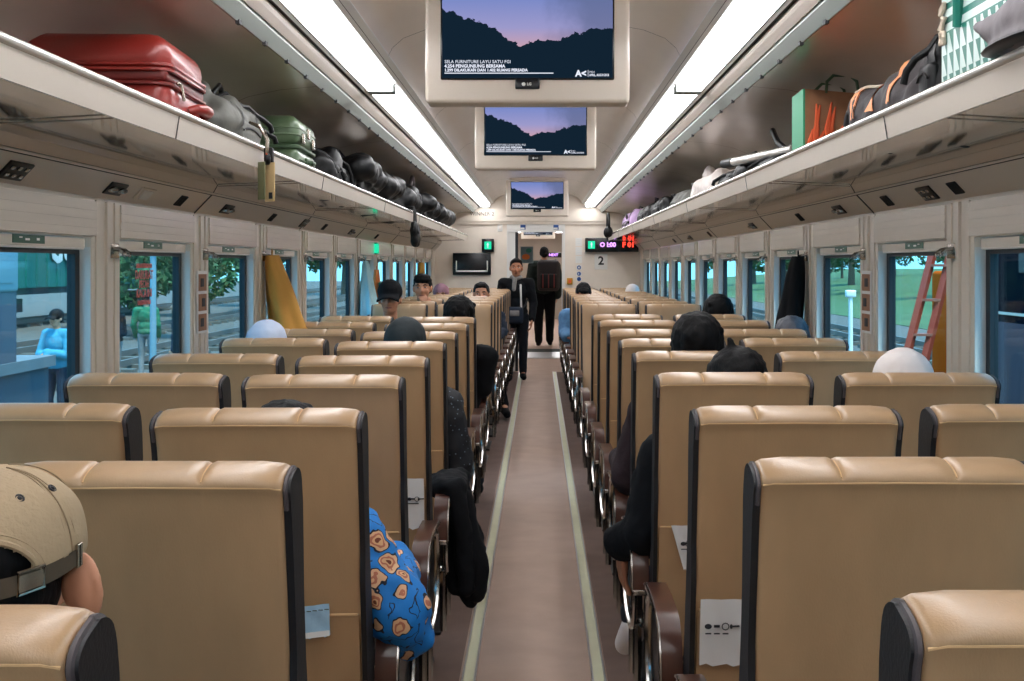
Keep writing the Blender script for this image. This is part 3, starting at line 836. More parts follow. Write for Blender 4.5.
for s in (-1, 1):
    for kind in ('aisle', 'window'):
        cx = (s * XA if kind == 'aisle' else s * XWN)
        for far in (0, 1):
            ys = FAR if far else ROWS[(s, kind)]
            # armrest sits on the aisle side for aisle seats, on the inner side for window seats
            loc_side = -s if not far else s          # in seat-local x after rotation
            for i, y in enumerate(ys):
                key = loc_side
                if key not in masters:
                    t = masters[key] = seat_master((loc_side,)); first = True
                else:
                    t = dup(masters[key]); first = False
                yy = y if not far else y - 0.0
                dx = random.uniform(-.004, .004) + (-.014 if (s < 0 and kind == 'aisle' and i == 0 and not far) else 0)
                t.location = (cx + dx, yy + (0.13 if far else 0), 0)
                t.rotation_euler = (0, 0, (PI if far else 0))
                if far:
                    lab = 'tan %s seat under %s rack facing the camera, %s row from middle gap' % (kind, SIDE[s], ORD(i))
                else:
                    lab = 'tan %s seat under %s rack facing away, %s row from camera' % (kind, SIDE[s], ORD(i))
                tag(t, lab, 'seat', 'tan train seats')

# papers tucked in seat pockets
def pocket_paper(s, row, px0, py0, px1, py1, m, label, kind='print', tilt=0.0, shape=None, cat='paper'):
    y = ROWS[(s, 'aisle')][row]
    cyz = lambda z: y + .133 - (z - .46) * .166 - .022
    Y = y + .07
    a = at(px0, py0, Y); b = at(px1, py1, Y)
    cx = (a.x + b.x) / 2; hw = (b.x - a.x) / 2
    e = empty('pocket_paper', (cx, 0, 0))
    sh = MB(); N = 8
    top, bot = a.z, b.z
    front, rear = [], []
    for j in range(N + 1):
        z = bot + (top - bot) * j / N
        rowp = []; rowq = []
        for i in range(7):
            u = i / 6 * 2 - 1
            x = u * hw
            if shape == 'wedge': x = hw - (hw - x) * (.40 + .60 * j / N)
            z2 = z + tilt * x + (.004 * math.sin(i * 2.1) if j == 0 else 0)
            yy = cyz(z) - .003 - .002 * math.sin(u * 5 + j)
            rowp.append((x, yy, z2)); rowq.append((x, yy + .0015, z2))
        front.append(rowp); rear.append(rowq)
    sh.sheet(front); sh.sheet(rear)
    sheet = sh.build('sheet', m, e)
    if kind == 'print':
        zc = bot + (top - bot) * .60
        g = MB()
        for q in range(4):
            x = (-.62 + q * .42) * hw
            if shape == 'wedge' : x = (0.1 + q * .22) * hw
            yy = cyz(zc) - .0075
            if q == 0: g.ell((x, yy, zc), (.0075, .001, .0055))
            elif q == 1: g.box(x - .006, x + .006, yy - .001, yy + .001, zc - .002, zc + .003)
            elif q == 2:
                g.tube([(x + .007 * math.cos(k * PI / 6), yy, zc + .007 * math.sin(k * PI / 6)) for k in range(12)], .0011, 5, closed=True)
            else:
                g.tube([(x - .008, yy, zc), (x + .011, yy, zc + .001)], .002, 5); g.ell((x - .006, yy, zc), (.003, .001, .005))
            if q < 3: g.box(x - .006, x + .006, yy - .001, yy + .001, zc - .016, zc - .0135)
        g.build('symbols', M['ink'], e)
    elif kind == 'mask':
        g = MB()
        for q in range(5): x = (-.8 + q * .38) * hw; g.box(x, x + .009, cyz(top) - .008, cyz(top) - .0065, top - .010 + tilt * x, top - .0085 + tilt * x)
        g.build('stitch_marks', M['ink'], e, smooth=False)
        g = MB(); g.sheet([[(-hw, cyz(bot) - .0085, bot + tilt * -hw + k), (hw, cyz(bot) - .0085, bot + tilt * hw + k)] for k in (0, .012)]); g.build('hem', M['white'], e)
    return tag(e, label, cat)
pocket_paper(1, 2, 700, 598, 741, 667, M['paper'], 'creased white paper bag with small symbols, largest in a seat pocket')
pocket_paper(1, 3, 671, 525, 693, 571, M['paper'], 'white paper folded to a point in pocket behind black sleeved passenger', shape='wedge')
pocket_paper(-1, 4, 406, 478, 424, 530, M['paper'], 'white paper bag in pocket beside the blue floral sleeve')
pocket_paper(-1, 2, 299, 604, 330, 637, M['bluepaper'], 'pale blue folded mask tucked in seat pocket behind floral shirted passenger', 'mask', tilt=.12, cat='mask')

# ------------------------------------------------------------------ wall fittings
def on_panel(s, px):     # a point on the sloping panel under the rack
    Y = (1.362 - s * CX) * F / abs(px - VX)
    return Y
def fitting(s, px, kind, label):
    Y = on_panel(s, px)
    e = empty('reading_light' if kind != 'vent' else 'air_vent', (s * 1.366, Y, 1.702))
    rot = Matrix.Rotation(s * math.atan2(.083, .08), 4, 'Y')
    b = MB()
    if kind == 'vent':
        b.rbox((0, 0, 0), (.05, .085, .006), .002, mtx=rot); b.build('cover', M['darkgap'], e)
        g = MB()
        for q in range(4): g.rbox(rot @ Vector((0, -.028 + q * .018, -.004)), (.044, .005, .004), .001, mtx=rot)
        g.build('grille', M['darkmetal'], e)
    elif kind == 'panel':
        b.rbox((0, 0, 0), (.06, .15, .008), .003, mtx=rot); b.build('plate', M['darkmetal'], e)
        for qx in (-1, 1):
            for q in range(3): g = MB(); g.rbox(rot @ Vector((qx * .013, -.045 + q * .045, -.006)), (.012, .022, .004), .001, mtx=rot); g.build('button', M['chrome'], e)
    elif kind == 'lit':
        b.rbox((0, 0, 0), (.055, .15, .008), .003, mtx=rot); b.build('plate', M['lip'], e)
        g = MB(); g.rbox(rot @ Vector((0, 0, -.005)), (.04, .09, .005), .002, mtx=rot); g.build('lens', M['white'], e)
    else:
        b.rbox((0, 0, 0), (.05, .16, .006), .003, mtx=rot); b.build('plate', M['darkmetal'], e)
        for q in (-1, 1): g = MB(); g.ell(rot @ Vector((0, q * .045, -.006)), (.02, .02, .01)); g.build('lens', M['chrome'], e)
    return tag(e, label, 'air vent' if kind == 'vent' else 'reading light', 'fittings under the luggage racks')
FL = [(17, 'panel'), (117, 'spot'), (146, 'lit'), (182, 'vent'), (228, 'spot'), (273, 'vent'), (305, 'panel'), (325, 'vent'), (352, 'spot'), (377, 'vent')]
FR = [(926, 'panel'), (954, 'vent'), (886, 'vent'), (838, 'spot'), (799, 'vent'), (752, 'spot'), (709, 'vent'), (690, 'spot'), (674, 'vent')]
NM = {'panel': 'dark switch panel', 'spot': 'twin round reading lamp', 'lit': 'white lit reading lamp', 'vent': 'small dark vent'}
for s, lst in ((-1, FL), (1, FR)):
    cnt = {}
    for px, kd in sorted(lst, key=lambda q: -abs(q[0] - VX)):
        c = cnt.get(kd, 0); cnt[kd] = c + 1
        fitting(s, px, kd, '%s below the %s rack, %s of its kind from camera' % (NM[kd], SIDE[s], ORD(c)))
# hooks on pillars
for s in (-1, 1):
    for k in range(0, 10):
        y = S0 + k * PITCH + .19
        e = empty('coat_hook', (s * WX, y, 1.50))
        b = MB(); b.rbox((-s * .006, 0, 0), (.012, .085, .05), .004); b.build('plate', M['steel'], e)
        g = MB()
        for q in (-.025, .025): g.tube([(-s * .012, q, .008), (-s * .035, q, .004), (-s * .05, q, -.008), (-s * .055, q, -.018), (-s * .052, q, -.008)], .006, 6)
        g.tube([(-s * .045, -.05, -.012), (-s * .045, .05, -.012)], .006, 6)
        g.build('hook', M['chrome'], e)
        tag(e, 'chrome coat hook below %s rack, on %s pillar from camera' % (SIDE[s], ORD(k)), 'coat hook', 'coat hooks on the pillars')
for s, px, lab in ((-1, 207.5, 'narrow brown notice on pillar beside the white veiled passenger'), (1, 863.5, 'narrow brown notice on pillar next to the orange ladder window')):
    k = 1
    y = S0 + k * PITCH + .10
    e = empty('pillar_notice', (s * (WX - .011), y + .03, 1.30)); b = MB(); b.box(-.002, .002, -.075, .075, -.13, .13); b.build('board', M['white'], e, smooth=False)
    g = MB()
    for q in range(3): g.box(-s * .003 - .001, -s * .003 + .001, -.06, .06, -.12 + q * .083, -.12 + q * .083 + .07)
    g.build('print', M['brownpaper'], e, smooth=False)
    g = MB()
    for q in range(3):
        g = MB(); g.rbox((-s * .0045, -.01 + .02 * (q % 2), -.085 + q * .083), (.002, .05, .035), .0008); g.build('pictogram', M['ink'], e)
    tag(e, lab, 'notice')
# red lettering stuck on the second pane
e = empty('window_lettering', (-WX - .047, 4.64, 1.385))
for q, (tx, sz) in enumerate((('DALAM KEADAAN', .022), ('DARURAT', .045), ('PECAH', .038), ('KACA INI', .042), ('DENGAN PALU', .022))):
    text('letters', tx, sz, M['redtext'], (0.002, 0, .065 - q * .034), rot=(PI / 2, 0, PI / 2), parent=e, bold=.001)
tag(e, 'red lettering stuck on the window pane beside the first chrome hook', 'lettering')
# small green exit lamps high on the wall
for s, px, py in ((-1, 375.5, 245), (1, 798, 242)):
    Y = (1.385 - s * CX) * F / abs(px - VX); 
    if s == 1: continue
    e = empty('exit_lamp', (s * 1.395, Y, 1.60)); b = MB(); b.rbox((-s * .015, 0, 0), (.03, .10, .10), .005); b.build('case', M['signgreen'], e)
    g = MB(); g.box(-.03, .03, -.056, -.051, -.04, .04); g.build('lamp_face', M['led_green'], e, smooth=False)
    g = MB(); g.box(min(-s * .031, -s * .034), max(-s * .031, -s * .034), -.04, .04, -.04, .04); g.build('lamp_face', M['led_green'], e, smooth=False)
    tag(e, 'small glowing green exit lamp above the pale cyan raincoat', 'exit lamp')

# ------------------------------------------------------------------ people
def hand(mb, wrist, d, up, side, curl=.5, sc=1.0, skip=False):
    """palm + four bent fingers + thumb; d = pointing direction, up = back of the hand, side = +1 thumb along d x up"""
    wrist = Vector(wrist); d = Vector(d).normalized(); up = Vector(up); up = (up - d * up.dot(d)).normalized(); w = d.cross(up).normalized() * side
    for k, off in enumerate((-.026, -.009, .009, .026)):
        mb.cap(wrist + d * .012 * sc + w * off * .6 * sc, .0145 * sc, wrist + (d * .082 + w * off) * sc, .0115 * sc)
    L = (.062, .074, .080, .070)
    for k, off in enumerate((-.030, -.010, .0105, .031)):
        b = wrist + (d * .086 + w * off) * sc
        d1 = (d * math.cos(curl * .5) - up * math.sin(curl * .5)); d2 = (d * math.cos(curl * 1.3) - up * math.sin(curl * 1.3))
        m1 = b + d1 * L[k] * .52 * sc; m2 = m1 + d2 * L[k] * .5 * sc
        mb.cap(b, .0088 * sc, m1, .0080 * sc, 8); mb.cap(m1, .0080 * sc, m2, .0068 * sc, 8)
    t0 = wrist + (d * .022 + w * .026) * sc; t1 = t0 + (d * .035 + w * .026 - up * .012) * sc; t2 = t1 + (d * .030 + w * .004 - up * .010) * sc
    mb.cap(t0, .013 * sc, t1, .0105 * sc, 8); mb.cap(t1, .0105 * sc, t2, .0082 * sc, 8)

def head_prims(mb, hc, R, face=True, ears=True):
    f = lambda x, y, z: hc + R @ Vector((x, y, z))
    R4 = R
    mb.ell(f(0, -.010, .028), (.076, .096, .086), mtx=R)
    mb.ell(f(0, .020, -.030), (.062, .072, .082), mtx=R)
    mb.ell(f(0, .060, -.092), (.030, .024, .020), mtx=R)
    mb.ell(f(0, .030, -.085), (.050, .050, .028), mtx=R)
    mb.cap(f(0, .086, .008), .009, f(0, .106, -.030), .013)
    for s in (-1, 1):
        mb.ell(f(s * .014, .092, -.034), (.009, .010, .008), mtx=R)
        mb.ell(f(s * .036, .070, -.030), (.024, .022, .022), mtx=R)
        mb.ell(f(s * .030, .080, .020), (.026, .012, .008), mtx=R)
        if ears: mb.ell(f(s * .078, -.004, -.012), (.010, .020, .032), mtx=R @ Matrix.Rotation(s * -.25, 3, 'Z'))
    mb.ell(f(0, .086, -.060), (.024, .012, .007), mtx=R); mb.ell(f(0, .084, -.070), (.020, .012, .007), mtx=R)

def face_bits(body, hc, R, brow=True):
    f = lambda x, y, z: hc + R @ Vector((x, y, z))
    for s in (-1, 1):
        m = MB(); m.ell(f(s * .031, .086, .004), (.011, .006, .005), mtx=R, nu=12, nv=8); link_child(m.build('eye', M['white']), body)
        m = MB(); m.ell(f(s * .031, .0915, .004), (.0062, .003, .0062), mtx=R, nu=10, nv=6); link_child(m.build('iris', M['ink']), body)
        m = MB(); m.tube([f(s * .012, .093, .022), f(s * .032, .093, .028), f(s * .052, .080, .022)], [.003, .0045, .002], 6); link_child(m.build('eyebrow', M['hair']), body)
    m = MB(); m.tube([f(-.025, .090, -.064), f(-.010, .098, -.0635), f(0, .099, -.065), f(.010, .098, -.0635), f(.025, .090, -.064)], [.002, .0045, .004, .0045, .002], 6)
    link_child(m.build('mouth', M['lipc']), body)
M['lipc'] = mat('lips', (150, 84, 76), 0.5)
def link_child(o, p):
    o.parent = p; o.matrix_parent_inverse = p.matrix_basis.inverted(); return o

def seated_pose(x, y, top, rz=0.0, hyaw=0.0, hpitch=0.0, hx=0.0, hy=0.0, arms={}, legs={}):
    """joint positions in the world; local forward is +y, x to the person's right"""
    Rz = Matrix.Rotation(rz, 3, 'Z'); o = Vector((x, y, 0))
    W = lambda a, b, c: o + Rz @ Vector((a, b, c))
    nz = top - .285
    J = dict(pelvis=W(0, -.03, .545), belly=W(0, -.02, .66), chest=W(0, -.015, nz - .17), neck=W(0, -.01, nz), head=W(hx, hy + .005, top - .115),
             R=Rz @ Euler((hpitch, 0, hyaw)).to_matrix(), Rz=Rz, W=W)
    for s, n in ((-1, 'L'), (1, 'R')):
        J['sh' + n] = W(s * .175, -.02, nz - .065)
        J['el' + n] = W(s * .225, .05, nz - .315)
        J['wr' + n] = W(s * .115, .27, .665)
        J['hd' + n] = Rz @ Vector((-s * .5, .8, -.1))
        J['hip' + n] = W(s * .085, 0, .53); J['kn' + n] = W(s * .10, .40, .525); J['an' + n] = W(s * .10, .42, .10)
        J['to' + n] = W(s * .105, .55, .045)
    for k, v in {**arms, **legs}.items(): J[k] = Vector(v) if isinstance(v, (tuple, list)) else v
    return J

def make_person(label, J, top, bottom, leg=1.0, skin='skin', hairm='hair', style='short', face=False, voxel=.009, bulk=0.012, seed=0.0, width=1.0, shoes='blackcloth', hands=True, extra=None, wob=.006, cuff=True):
    b = MB(); hc, R = J['head'], J['R']
    head_prims(b, hc, R, ears=style != 'none')
    b.cap(J['neck'] - Vector((0, 0, .02)), .055, hc + R @ Vector((0, -.012, -.05)), .05)
    Rz = J['Rz']
    b.ell(J['chest'], (.150 * width, .098, .175), mtx=Rz); b.ell(J['belly'], (.135 * width, .10, .14), mtx=Rz); b.ell(J['pelvis'], (.15 * width, .105, .10), mtx=Rz)
    b.cap(J['chest'] + Vector((0, 0, .08)), .10, J['neck'] - Vector((0, 0, .03)), .06)
    for n in 'LR':
        b.cap(J['neck'] - Vector((0, 0, .045)), .05, J['sh' + n], .055)
        b.cap(J['sh' + n], .052, J['el' + n], .038); b.cap(J['el' + n], .038, J['wr' + n], .026)
        b.cap(J['hip' + n], .078, J['kn' + n], .054); b.cap(J['kn' + n], .054, J['an' + n], .036); b.cap(J['an' + n], .036, J['to' + n], .026)
        if hands:
            side = 1 if n == 'L' else -1
            up = J.get('up' + n, Vector((0, 0, 1)))
            hand(b, J['wr' + n], J['hd' + n], up, side * J.get('sd' + n, 1), J.get('cu' + n, .6))
    body = blob('person', b, voxel, M[skin], origin=(J['pelvis'].x, J['pelvis'].y, min(J['anL'].z, J['anR'].z) - .08), it=3)
    k = bulk
    c = MB()
    c.ell(J['chest'], (.155 * width + k, .103 + k, .18), mtx=Rz); c.ell(J['belly'], (.142 * width + k, .106 + k, .15), mtx=Rz); c.ell(J['pelvis'] + Vector((0, 0, .03)), (.152 * width + k, .108 + k, .10), mtx=Rz)
    c.cap(J['chest'] + Vector((0, 0, .08)), .10 + k, J['neck'] - Vector((0, 0, .035)), .062 + k)
    for n in 'LR':
        c.cap(J['neck'] - Vector((0, 0, .05)), .052 + k, J['sh' + n], .06 + k)
        c.cap(J['sh' + n], .058 + k, J['el' + n], .044 + k)
        w = J['wr' + n]; e_ = J['el' + n]
        c.cap(e_, .044 + k, w + (e_ - w) * (.06 if cuff else .45), .034 + k)
    if extra:
        for a in extra: c.cap(*a)
    blob('top', c, .011, M[top], body, it=5, wob=wob, wscale=16, seed=seed)
    t = MB(); t.ell(J['pelvis'] - Vector((0, 0, .005)), (.156 * width, .110, .102), mtx=Rz)
    for n in 'LR':
        t.cap(J['hip' + n], .086 * leg, J['kn' + n], .062 * leg); t.cap(J['kn' + n], .062 * leg, J['an' + n] + Vector((0, 0, .02)), .050 * leg)
    blob('trousers', t, .012, M[bottom], body, it=4, wob=.004, seed=seed + 3)
    for n in 'LR':
        sh = MB(); sh.cap(J['an' + n] - Vector((0, 0, .02)), .044, J['to' + n], .036); sh.cap(J['an' + n] - Vector((0, 0, .035)), .042, J['to' + n] + Vector((0, 0, -.004)), .036)
        blob('shoe', sh, .010, M[shoes], body, it=2)
    f = lambda x, y, z: hc + R @ Vector((x, y, z))
    h = MB()
    if style in ('short', 'fringe', 'messy', 'big'):
        g = 1.14 if style == 'big' else 1.0
        h.ell(f(0, -.020, .040), (.083 * g, .096 * g, .084 * g), mtx=R)
        h.ell(f(0, -.052, -.012), (.070 * g, .060 * g, .070 * g), mtx=R)
        for s in (-1, 1): h.ell(f(s * .062 * g, -.030, .006), (.024, .050, .052), mtx=R)
        if style == 'fringe': h.ell(f(0, .058, .068), (.076, .044, .034), mtx=R); h.ell(f(0, .02, .09), (.074, .08, .035), mtx=R)
        else: h.ell(f(0, .045, .085), (.060, .045, .028), mtx=R)
        if style in ('messy', 'big'):
            h.ell(f(0, -.015, .05), (.088, .10, .08), mtx=R)
            rr = random.Random(int(seed * 10) + 5)
            for q in range(26):
                a = rr.uniform(0, 2 * PI); z = rr.uniform(-.02, .11)
                p = Vector((math.cos(a) * .075 * g, -.02 + math.sin(a) * .085 * g, z)); 
                if p.y > .06 and z < .06: continue
                q2 = p * 1.02 + Vector((rr.uniform(-.012, .012), rr.uniform(-.012, .0), rr.uniform(-.04, -.015)))
                if p.z > .075: continue
                h.cap(f(*p), .016, f(*q2), .007)
            if style == 'messy': h.cap(f(-.01, -.02, .11), .018, f(-.025, -.03, .146), .008)
        blob('hair', h, .0065, M[hairm], body, it=2, wob=.0045, wscale=38, seed=seed)
    elif style == 'hijab':
        h.ell(f(0, -.020, .034), (.088, .108, .094), mtx=R); h.ell(f(0, -.035, -.045), (.085, .085, .09), mtx=R)
        h.cap(f(0, -.03, -.08), .085, J['neck'] - Vector((0, 0, .04)), .105)
        h.cap(J['neck'] - Vector((0, 0, .05)), .085, J['shL'] + Vector((0, 0, -.02)), .07); h.cap(J['neck'] - Vector((0, 0, .05)), .085, J['shR'] + Vector((0, 0, -.02)), .07)
        blob('headscarf', h, .009, M[hairm], body, it=5, wob=.004, wscale=18, seed=seed)
    elif style == 'cap':
        h.ell(f(0, -.030, -.005), (.078, .085, .07), mtx=R); blob('hair', h, .008, M['hair'], body, it=2, wob=.004, wscale=38)
        h = MB(); h.ell(f(0, -.006, .045), (.092, .110, .092), mtx=R)
        for q in range(-5, 6): h.cap(f(q * .013, .06, .040 - .0006 * q * q), .011, f(q * .015, .165 - .0014 * q * q, .012 - .0011 * q * q), .009)
        blob('cap', h, .008, M[hairm], body, it=3)
    if face: face_bits(body, hc, R)
    body['label'] = label; body['category'] = 'person'
    return body

def seat_y(s, k, row): return ROWS[(s, k)][row]
# passengers facing away
yy = seat_y(-1, 'aisle', 2) + .30
J = seated_pose(-.545, yy, 1.146, arms=dict(shR=(-.395, yy - .02, .84), elR=(-.295, yy - .03, .695), wrR=(-.33, yy + .24, .735)))
make_person('passenger in bright blue floral shirt, elbow over aisle armrest', J, 'floral', 'denimdark', style='short', seed=1, bulk=.02,
            extra=[((-.37, yy - .05, .78), .070, (-.285, yy - .05, .70), .074), ((-.295, yy - .06, .70), .072, (-.265, yy - .03, .63), .050), ((-.36, yy - .03, .72), .06, (-.29, yy + .02, .66), .055)], wob=.013)
yy = seat_y(-1, 'aisle', 5) + .30
J = seated_pose(-.535, yy, 1.235, hx=.015, arms=dict(elR=(-.315, yy - .02, .70), wrR=(-.33, yy + .22, .72)))
make_person('passenger in dark teal headscarf and black sequinned sleeve', J, 'sequin', 'denimdark', hairm='teal', style='hijab', seed=2, bulk=.022,
            extra=[((-.36, yy - .03, .88), .075, (-.315, yy - .03, .66), .075), ((-.325, yy - .03, .66), .07, (-.305, yy - .03, .58), .05)], wob=.010)
yy = seat_y(-1, 'aisle', 8) + .28
J = seated_pose(-.47, yy, 1.262, hx=.02, arms=dict(elR=(-.315, yy - .02, .74), wrR=(-.33, yy + .22, .72)))
make_person('black haired passenger with black sleeve in last row facing away', J, 'blackcloth', 'denimdark', style='big', seed=3, bulk=.02, hyaw=0) if False else make_person('black haired passenger with black sleeve in last aisle row facing away', J, 'blackcloth', 'denimdark', style='big', seed=3, bulk=.02)
yy = seat_y(-1, 'window', 5) + .27
J = seated_pose(-1.12, yy, 1.215)
make_person('passenger in pale blue white headscarf at window beside hanging mustard coat', J, 'bluewhite', 'denimdark', hairm='bluewhite', style='hijab', seed=4)
# other side
yy = seat_y(1, 'aisle', 3) + .28
J = seated_pose(.575, yy, 1.205, hx=.02, arms=dict(shL=(.39, yy - .03, .90), elL=(.325, yy - .04, .685), wrL=(.266, yy + .05, .640), hdL=(-.02, .08, -1), upL=(-1, -.2, 0), cuL=.35), legs=dict(anL=(.33, yy + .44, .30), toL=(.305, yy + .52, .20)))
make_person('passenger with tufted black hair and black sleeve, hand hanging over armrest', J, 'blackcloth', 'denimdark', skin='skin2', style='messy', seed=5, voxel=.0055, bulk=.026,
            extra=[((.39, yy - .04, .84), .08, (.335, yy - .05, .70), .072), ((.335, yy - .05, .70), .066, (.296, yy + .01, .675), .040)], wob=.008, shoes='whitecloth')
yy = seat_y(1, 'aisle', 4) + .27
J = seated_pose(.585, yy, 1.27, arms=dict(elL=(.345, yy - .02, .72), wrL=(.335, yy + .22, .725)))
make_person('big haired passenger with maroon sleeve behind the tufted black head', J, 'maroon', 'denimdark', style='big', seed=6, bulk=.022,
            extra=[((.40, yy - .03, .84), .08, (.345, yy - .03, .70), .07)])
yy = seat_y(1, 'window', 8) + .30
J = seated_pose(1.13, yy, 1.26)
make_person('black haired passenger at window, far row beside the hanging black coat', J, 'blackcloth', 'denimdark', style='big', seed=7)
yy = seat_y(1, 'window', 6) + .30
J = seated_pose(1.13, yy, 1.205, hx=.10)
make_person('grey haired passenger leaning at the window under hanging black coat', J, 'navy', 'denimdark', hairm='greyhair', style='short', seed=8)
yy = seat_y(1, 'window', 3) + .27
J = seated_pose(1.065, yy, 1.205)
make_person('passenger in off-white headscarf at window with the orange ladder', J, 'whitecloth', 'denimdark', hairm='whitecloth', style='hijab', seed=9)
# facing the camera
J = seated_pose(-1.055, 9.02, 1.335, rz=PI, hpitch=-.05)
make_person('passenger in black cap facing the camera, head bowed', J, 'blackcloth', 'denimdark', hairm='blackcloth', style='cap', face=True, seed=10)
J = seated_pose(-1.12, FAR[1] - .10, 1.285, rz=PI, hpitch=-.5, hx=.07)
make_person('passenger with bowed black hair behind the black capped passenger', J, 'navy', 'denimdark', style='messy', seed=11, face=True)
J = seated_pose(-1.0, FAR[2] - .12, 1.375, rz=PI, arms=dict(wrL=(-1.0 + .055, FAR[2] - .25, 1.085), elL=(-1.0 + .20, FAR[2] - .30, .90), hdL=(-.45, .2, 1), upL=(.3, -1, 0), cuL=1.1))
make_person('passenger with straight black fringe facing camera, hand at mouth', J, 'greycloth', 'denimdark', style='fringe', face=True, seed=12)
J = seated_pose(-1.02, FAR[5] - .15, 1.255, rz=PI)
make_person('passenger in mauve headscarf near the end wall screen', J, 'mauve', 'denimdark', hairm='mauve', style='hijab', face=True, seed=13)
fy = FAR[4] - .18
J = seated_pose(-.555, fy, 1.285, rz=PI, arms=dict(elL=(-.34, fy - .05, .80), wrL=(-.405, fy - .28, .73), hdL=(0, -1, -.35), cuL=.9), legs=dict(knL=(-.42, fy - .42, .50), anL=(-.315, fy - .50, .11), toL=(-.28, fy - .66, .05)))
make_person('passenger peering over seat, bare hand on armrest, black boot in aisle', J, 'navy', 'blackcloth', style='short', face=True, seed=14, cuff=False)
fy = FAR[5] - .20
J = seated_pose(.49, fy, 1.265, rz=PI, hpitch=-.6, arms=dict(elR=(.30, fy - .02, .74), wrR=(.315, fy - .24, .71)))
make_person('passenger with bowed dark hair and denim sleeve below number 2 card', J, 'denim', 'greycloth', style='short', skin='skin2', face=True, seed=15, bulk=.03)
J = seated_pose(1.13, FAR[7] - .15, 1.225, rz=PI)
make_person('passenger in whitish headwear far back at window, below display board', J, 'greycloth', 'denimdark', hairm='whitecloth', style='hijab', face=True, seed=16)

# the two people standing in the aisle
def standing(x, y, h, rz, hyaw=0, stride=.16, hpitch=0, over={}):
    Rz = Matrix.Rotation(rz, 3, 'Z'); o = Vector((x, y, 0)); k = h / 1.72
    W = lambda a, b, c: o + Rz @ Vector((a * k, b * k, c * k))
    J = dict(pelvis=W(0, 0, .94), belly=W(0, .005, 1.07), chest=W(0, 0, 1.27), neck=W(0, 0, 1.44), head=W(0, .02, 1.605), R=Rz @ Euler((hpitch, 0, hyaw)).to_matrix(), Rz=Rz, W=W)
    for s, n in ((-1, 'L'), (1, 'R')):
        f = stride * s
        J['sh' + n] = W(s * .185, -.01, 1.385); J['el' + n] = W(s * .245, -.03 - f * .3, 1.10); J['wr' + n] = W(s * .225, .09 - f * .5, .87)
        J['hd' + n] = Rz @ Vector((-s * .1, .25, -1)); J['up' + n] = Rz @ Vector((s, 0, 0))
        J['hip' + n] = W(s * .09, 0, .90); J['kn' + n] = W(s * .10, f * .6 + .04, .49); J['an' + n] = W(s * .095, f, .085); J['to' + n] = W(s * .11, f + .14, .04)
    for q, v in over.items(): J[q] = W(*v)
    return J
J = standing(-.27, 15.9, 1.53, PI, stride=.14)
p = make_person('man in dark jacket and grey scarf walking towards camera in aisle', J, 'blackcloth', 'denimdark', style='short', face=True, seed=20, bulk=.012, width=.92, skin='skin2', voxel=.008)
W = J['W']
g = MB(); pts = [W(.06 * math.cos(a) * 1.15, .005 + .068 * math.sin(a), 1.46 + .012 * math.sin(3 * a)) for a in [2 * PI * q / 14 for q in range(14)]]
g.tube(pts, .026, 10, closed=True); g.cap(W(.02, .085, 1.44), .03, W(.03, .135, 1.30), .025)
link_child(g.build('scarf', M['greycloth']), p)
g = MB(); g.cap(W(-.065, .137, 1.36), .012, W(-.075, .150, 1.02), .012); link_child(g.build('jacket_stripe', M['whitecloth']), p)
e = empty('waist_bag', W(.03, .20, .93))
b = MB(); b.rbox((0, 0, 0), (.24, .12, .22), .045); b.build('body', M['navy'], e)
b = MB(); b.rbox((.01, -.065, .03), (.12, .02, .07), .012); b.build('flap', M['greycloth'], e)
b = MB(); b.tube([(.10, 0, .08), (.15, .05, .14), (.17, .12, .20)], .012, 8); b.tube([(-.10, 0, .08), (-.15, .05, .14), (-.17, .12, .20)], .012, 8); b.build('strap', M['blackbag'], e)
tag(e, 'navy bag with grey flap carried at the waist by walking man', 'bag')
J = standing(.115, 22.6, 1.80, 0, stride=.10)
make_person('man seen from behind beyond the doorway, wearing a big backpack', J, 'darkgreen', 'blackcloth', style='short', seed=21, bulk=.045, width=1.1, leg=1.4, voxel=.010)
e = empty('backpack', (.19, 22.42, 1.28))
b = MB(); b.rbox((0, 0, 0), (.40, .20, .56), .07); bb = b.build('main_bag', M['charcoal'], e)
b = MB(); b.rbox((0, -.12, -.10), (.30, .08, .26), .03); b.build('front_pocket', M['blackbag'], e)
b = MB(); 
for q in (-.10, .0, .10): b.box(q - .01, q + .01, -.165, -.160, -.22, .03)
b.build('webbing', M['reddark'], e, smooth=False)
b = MB(); b.tube([(-.13, .08, .24), (-.13, .17, .28), (-.13, .26, .22)], .018, 8); b.tube([(.13, .08, .24), (.13, .17, .28), (.13, .26, .22)], .018, 8); b.build('shoulder_strap', M['blackbag'], e)
tag(e, 'big dark backpack with red webbing worn beyond the doorway', 'backpack')

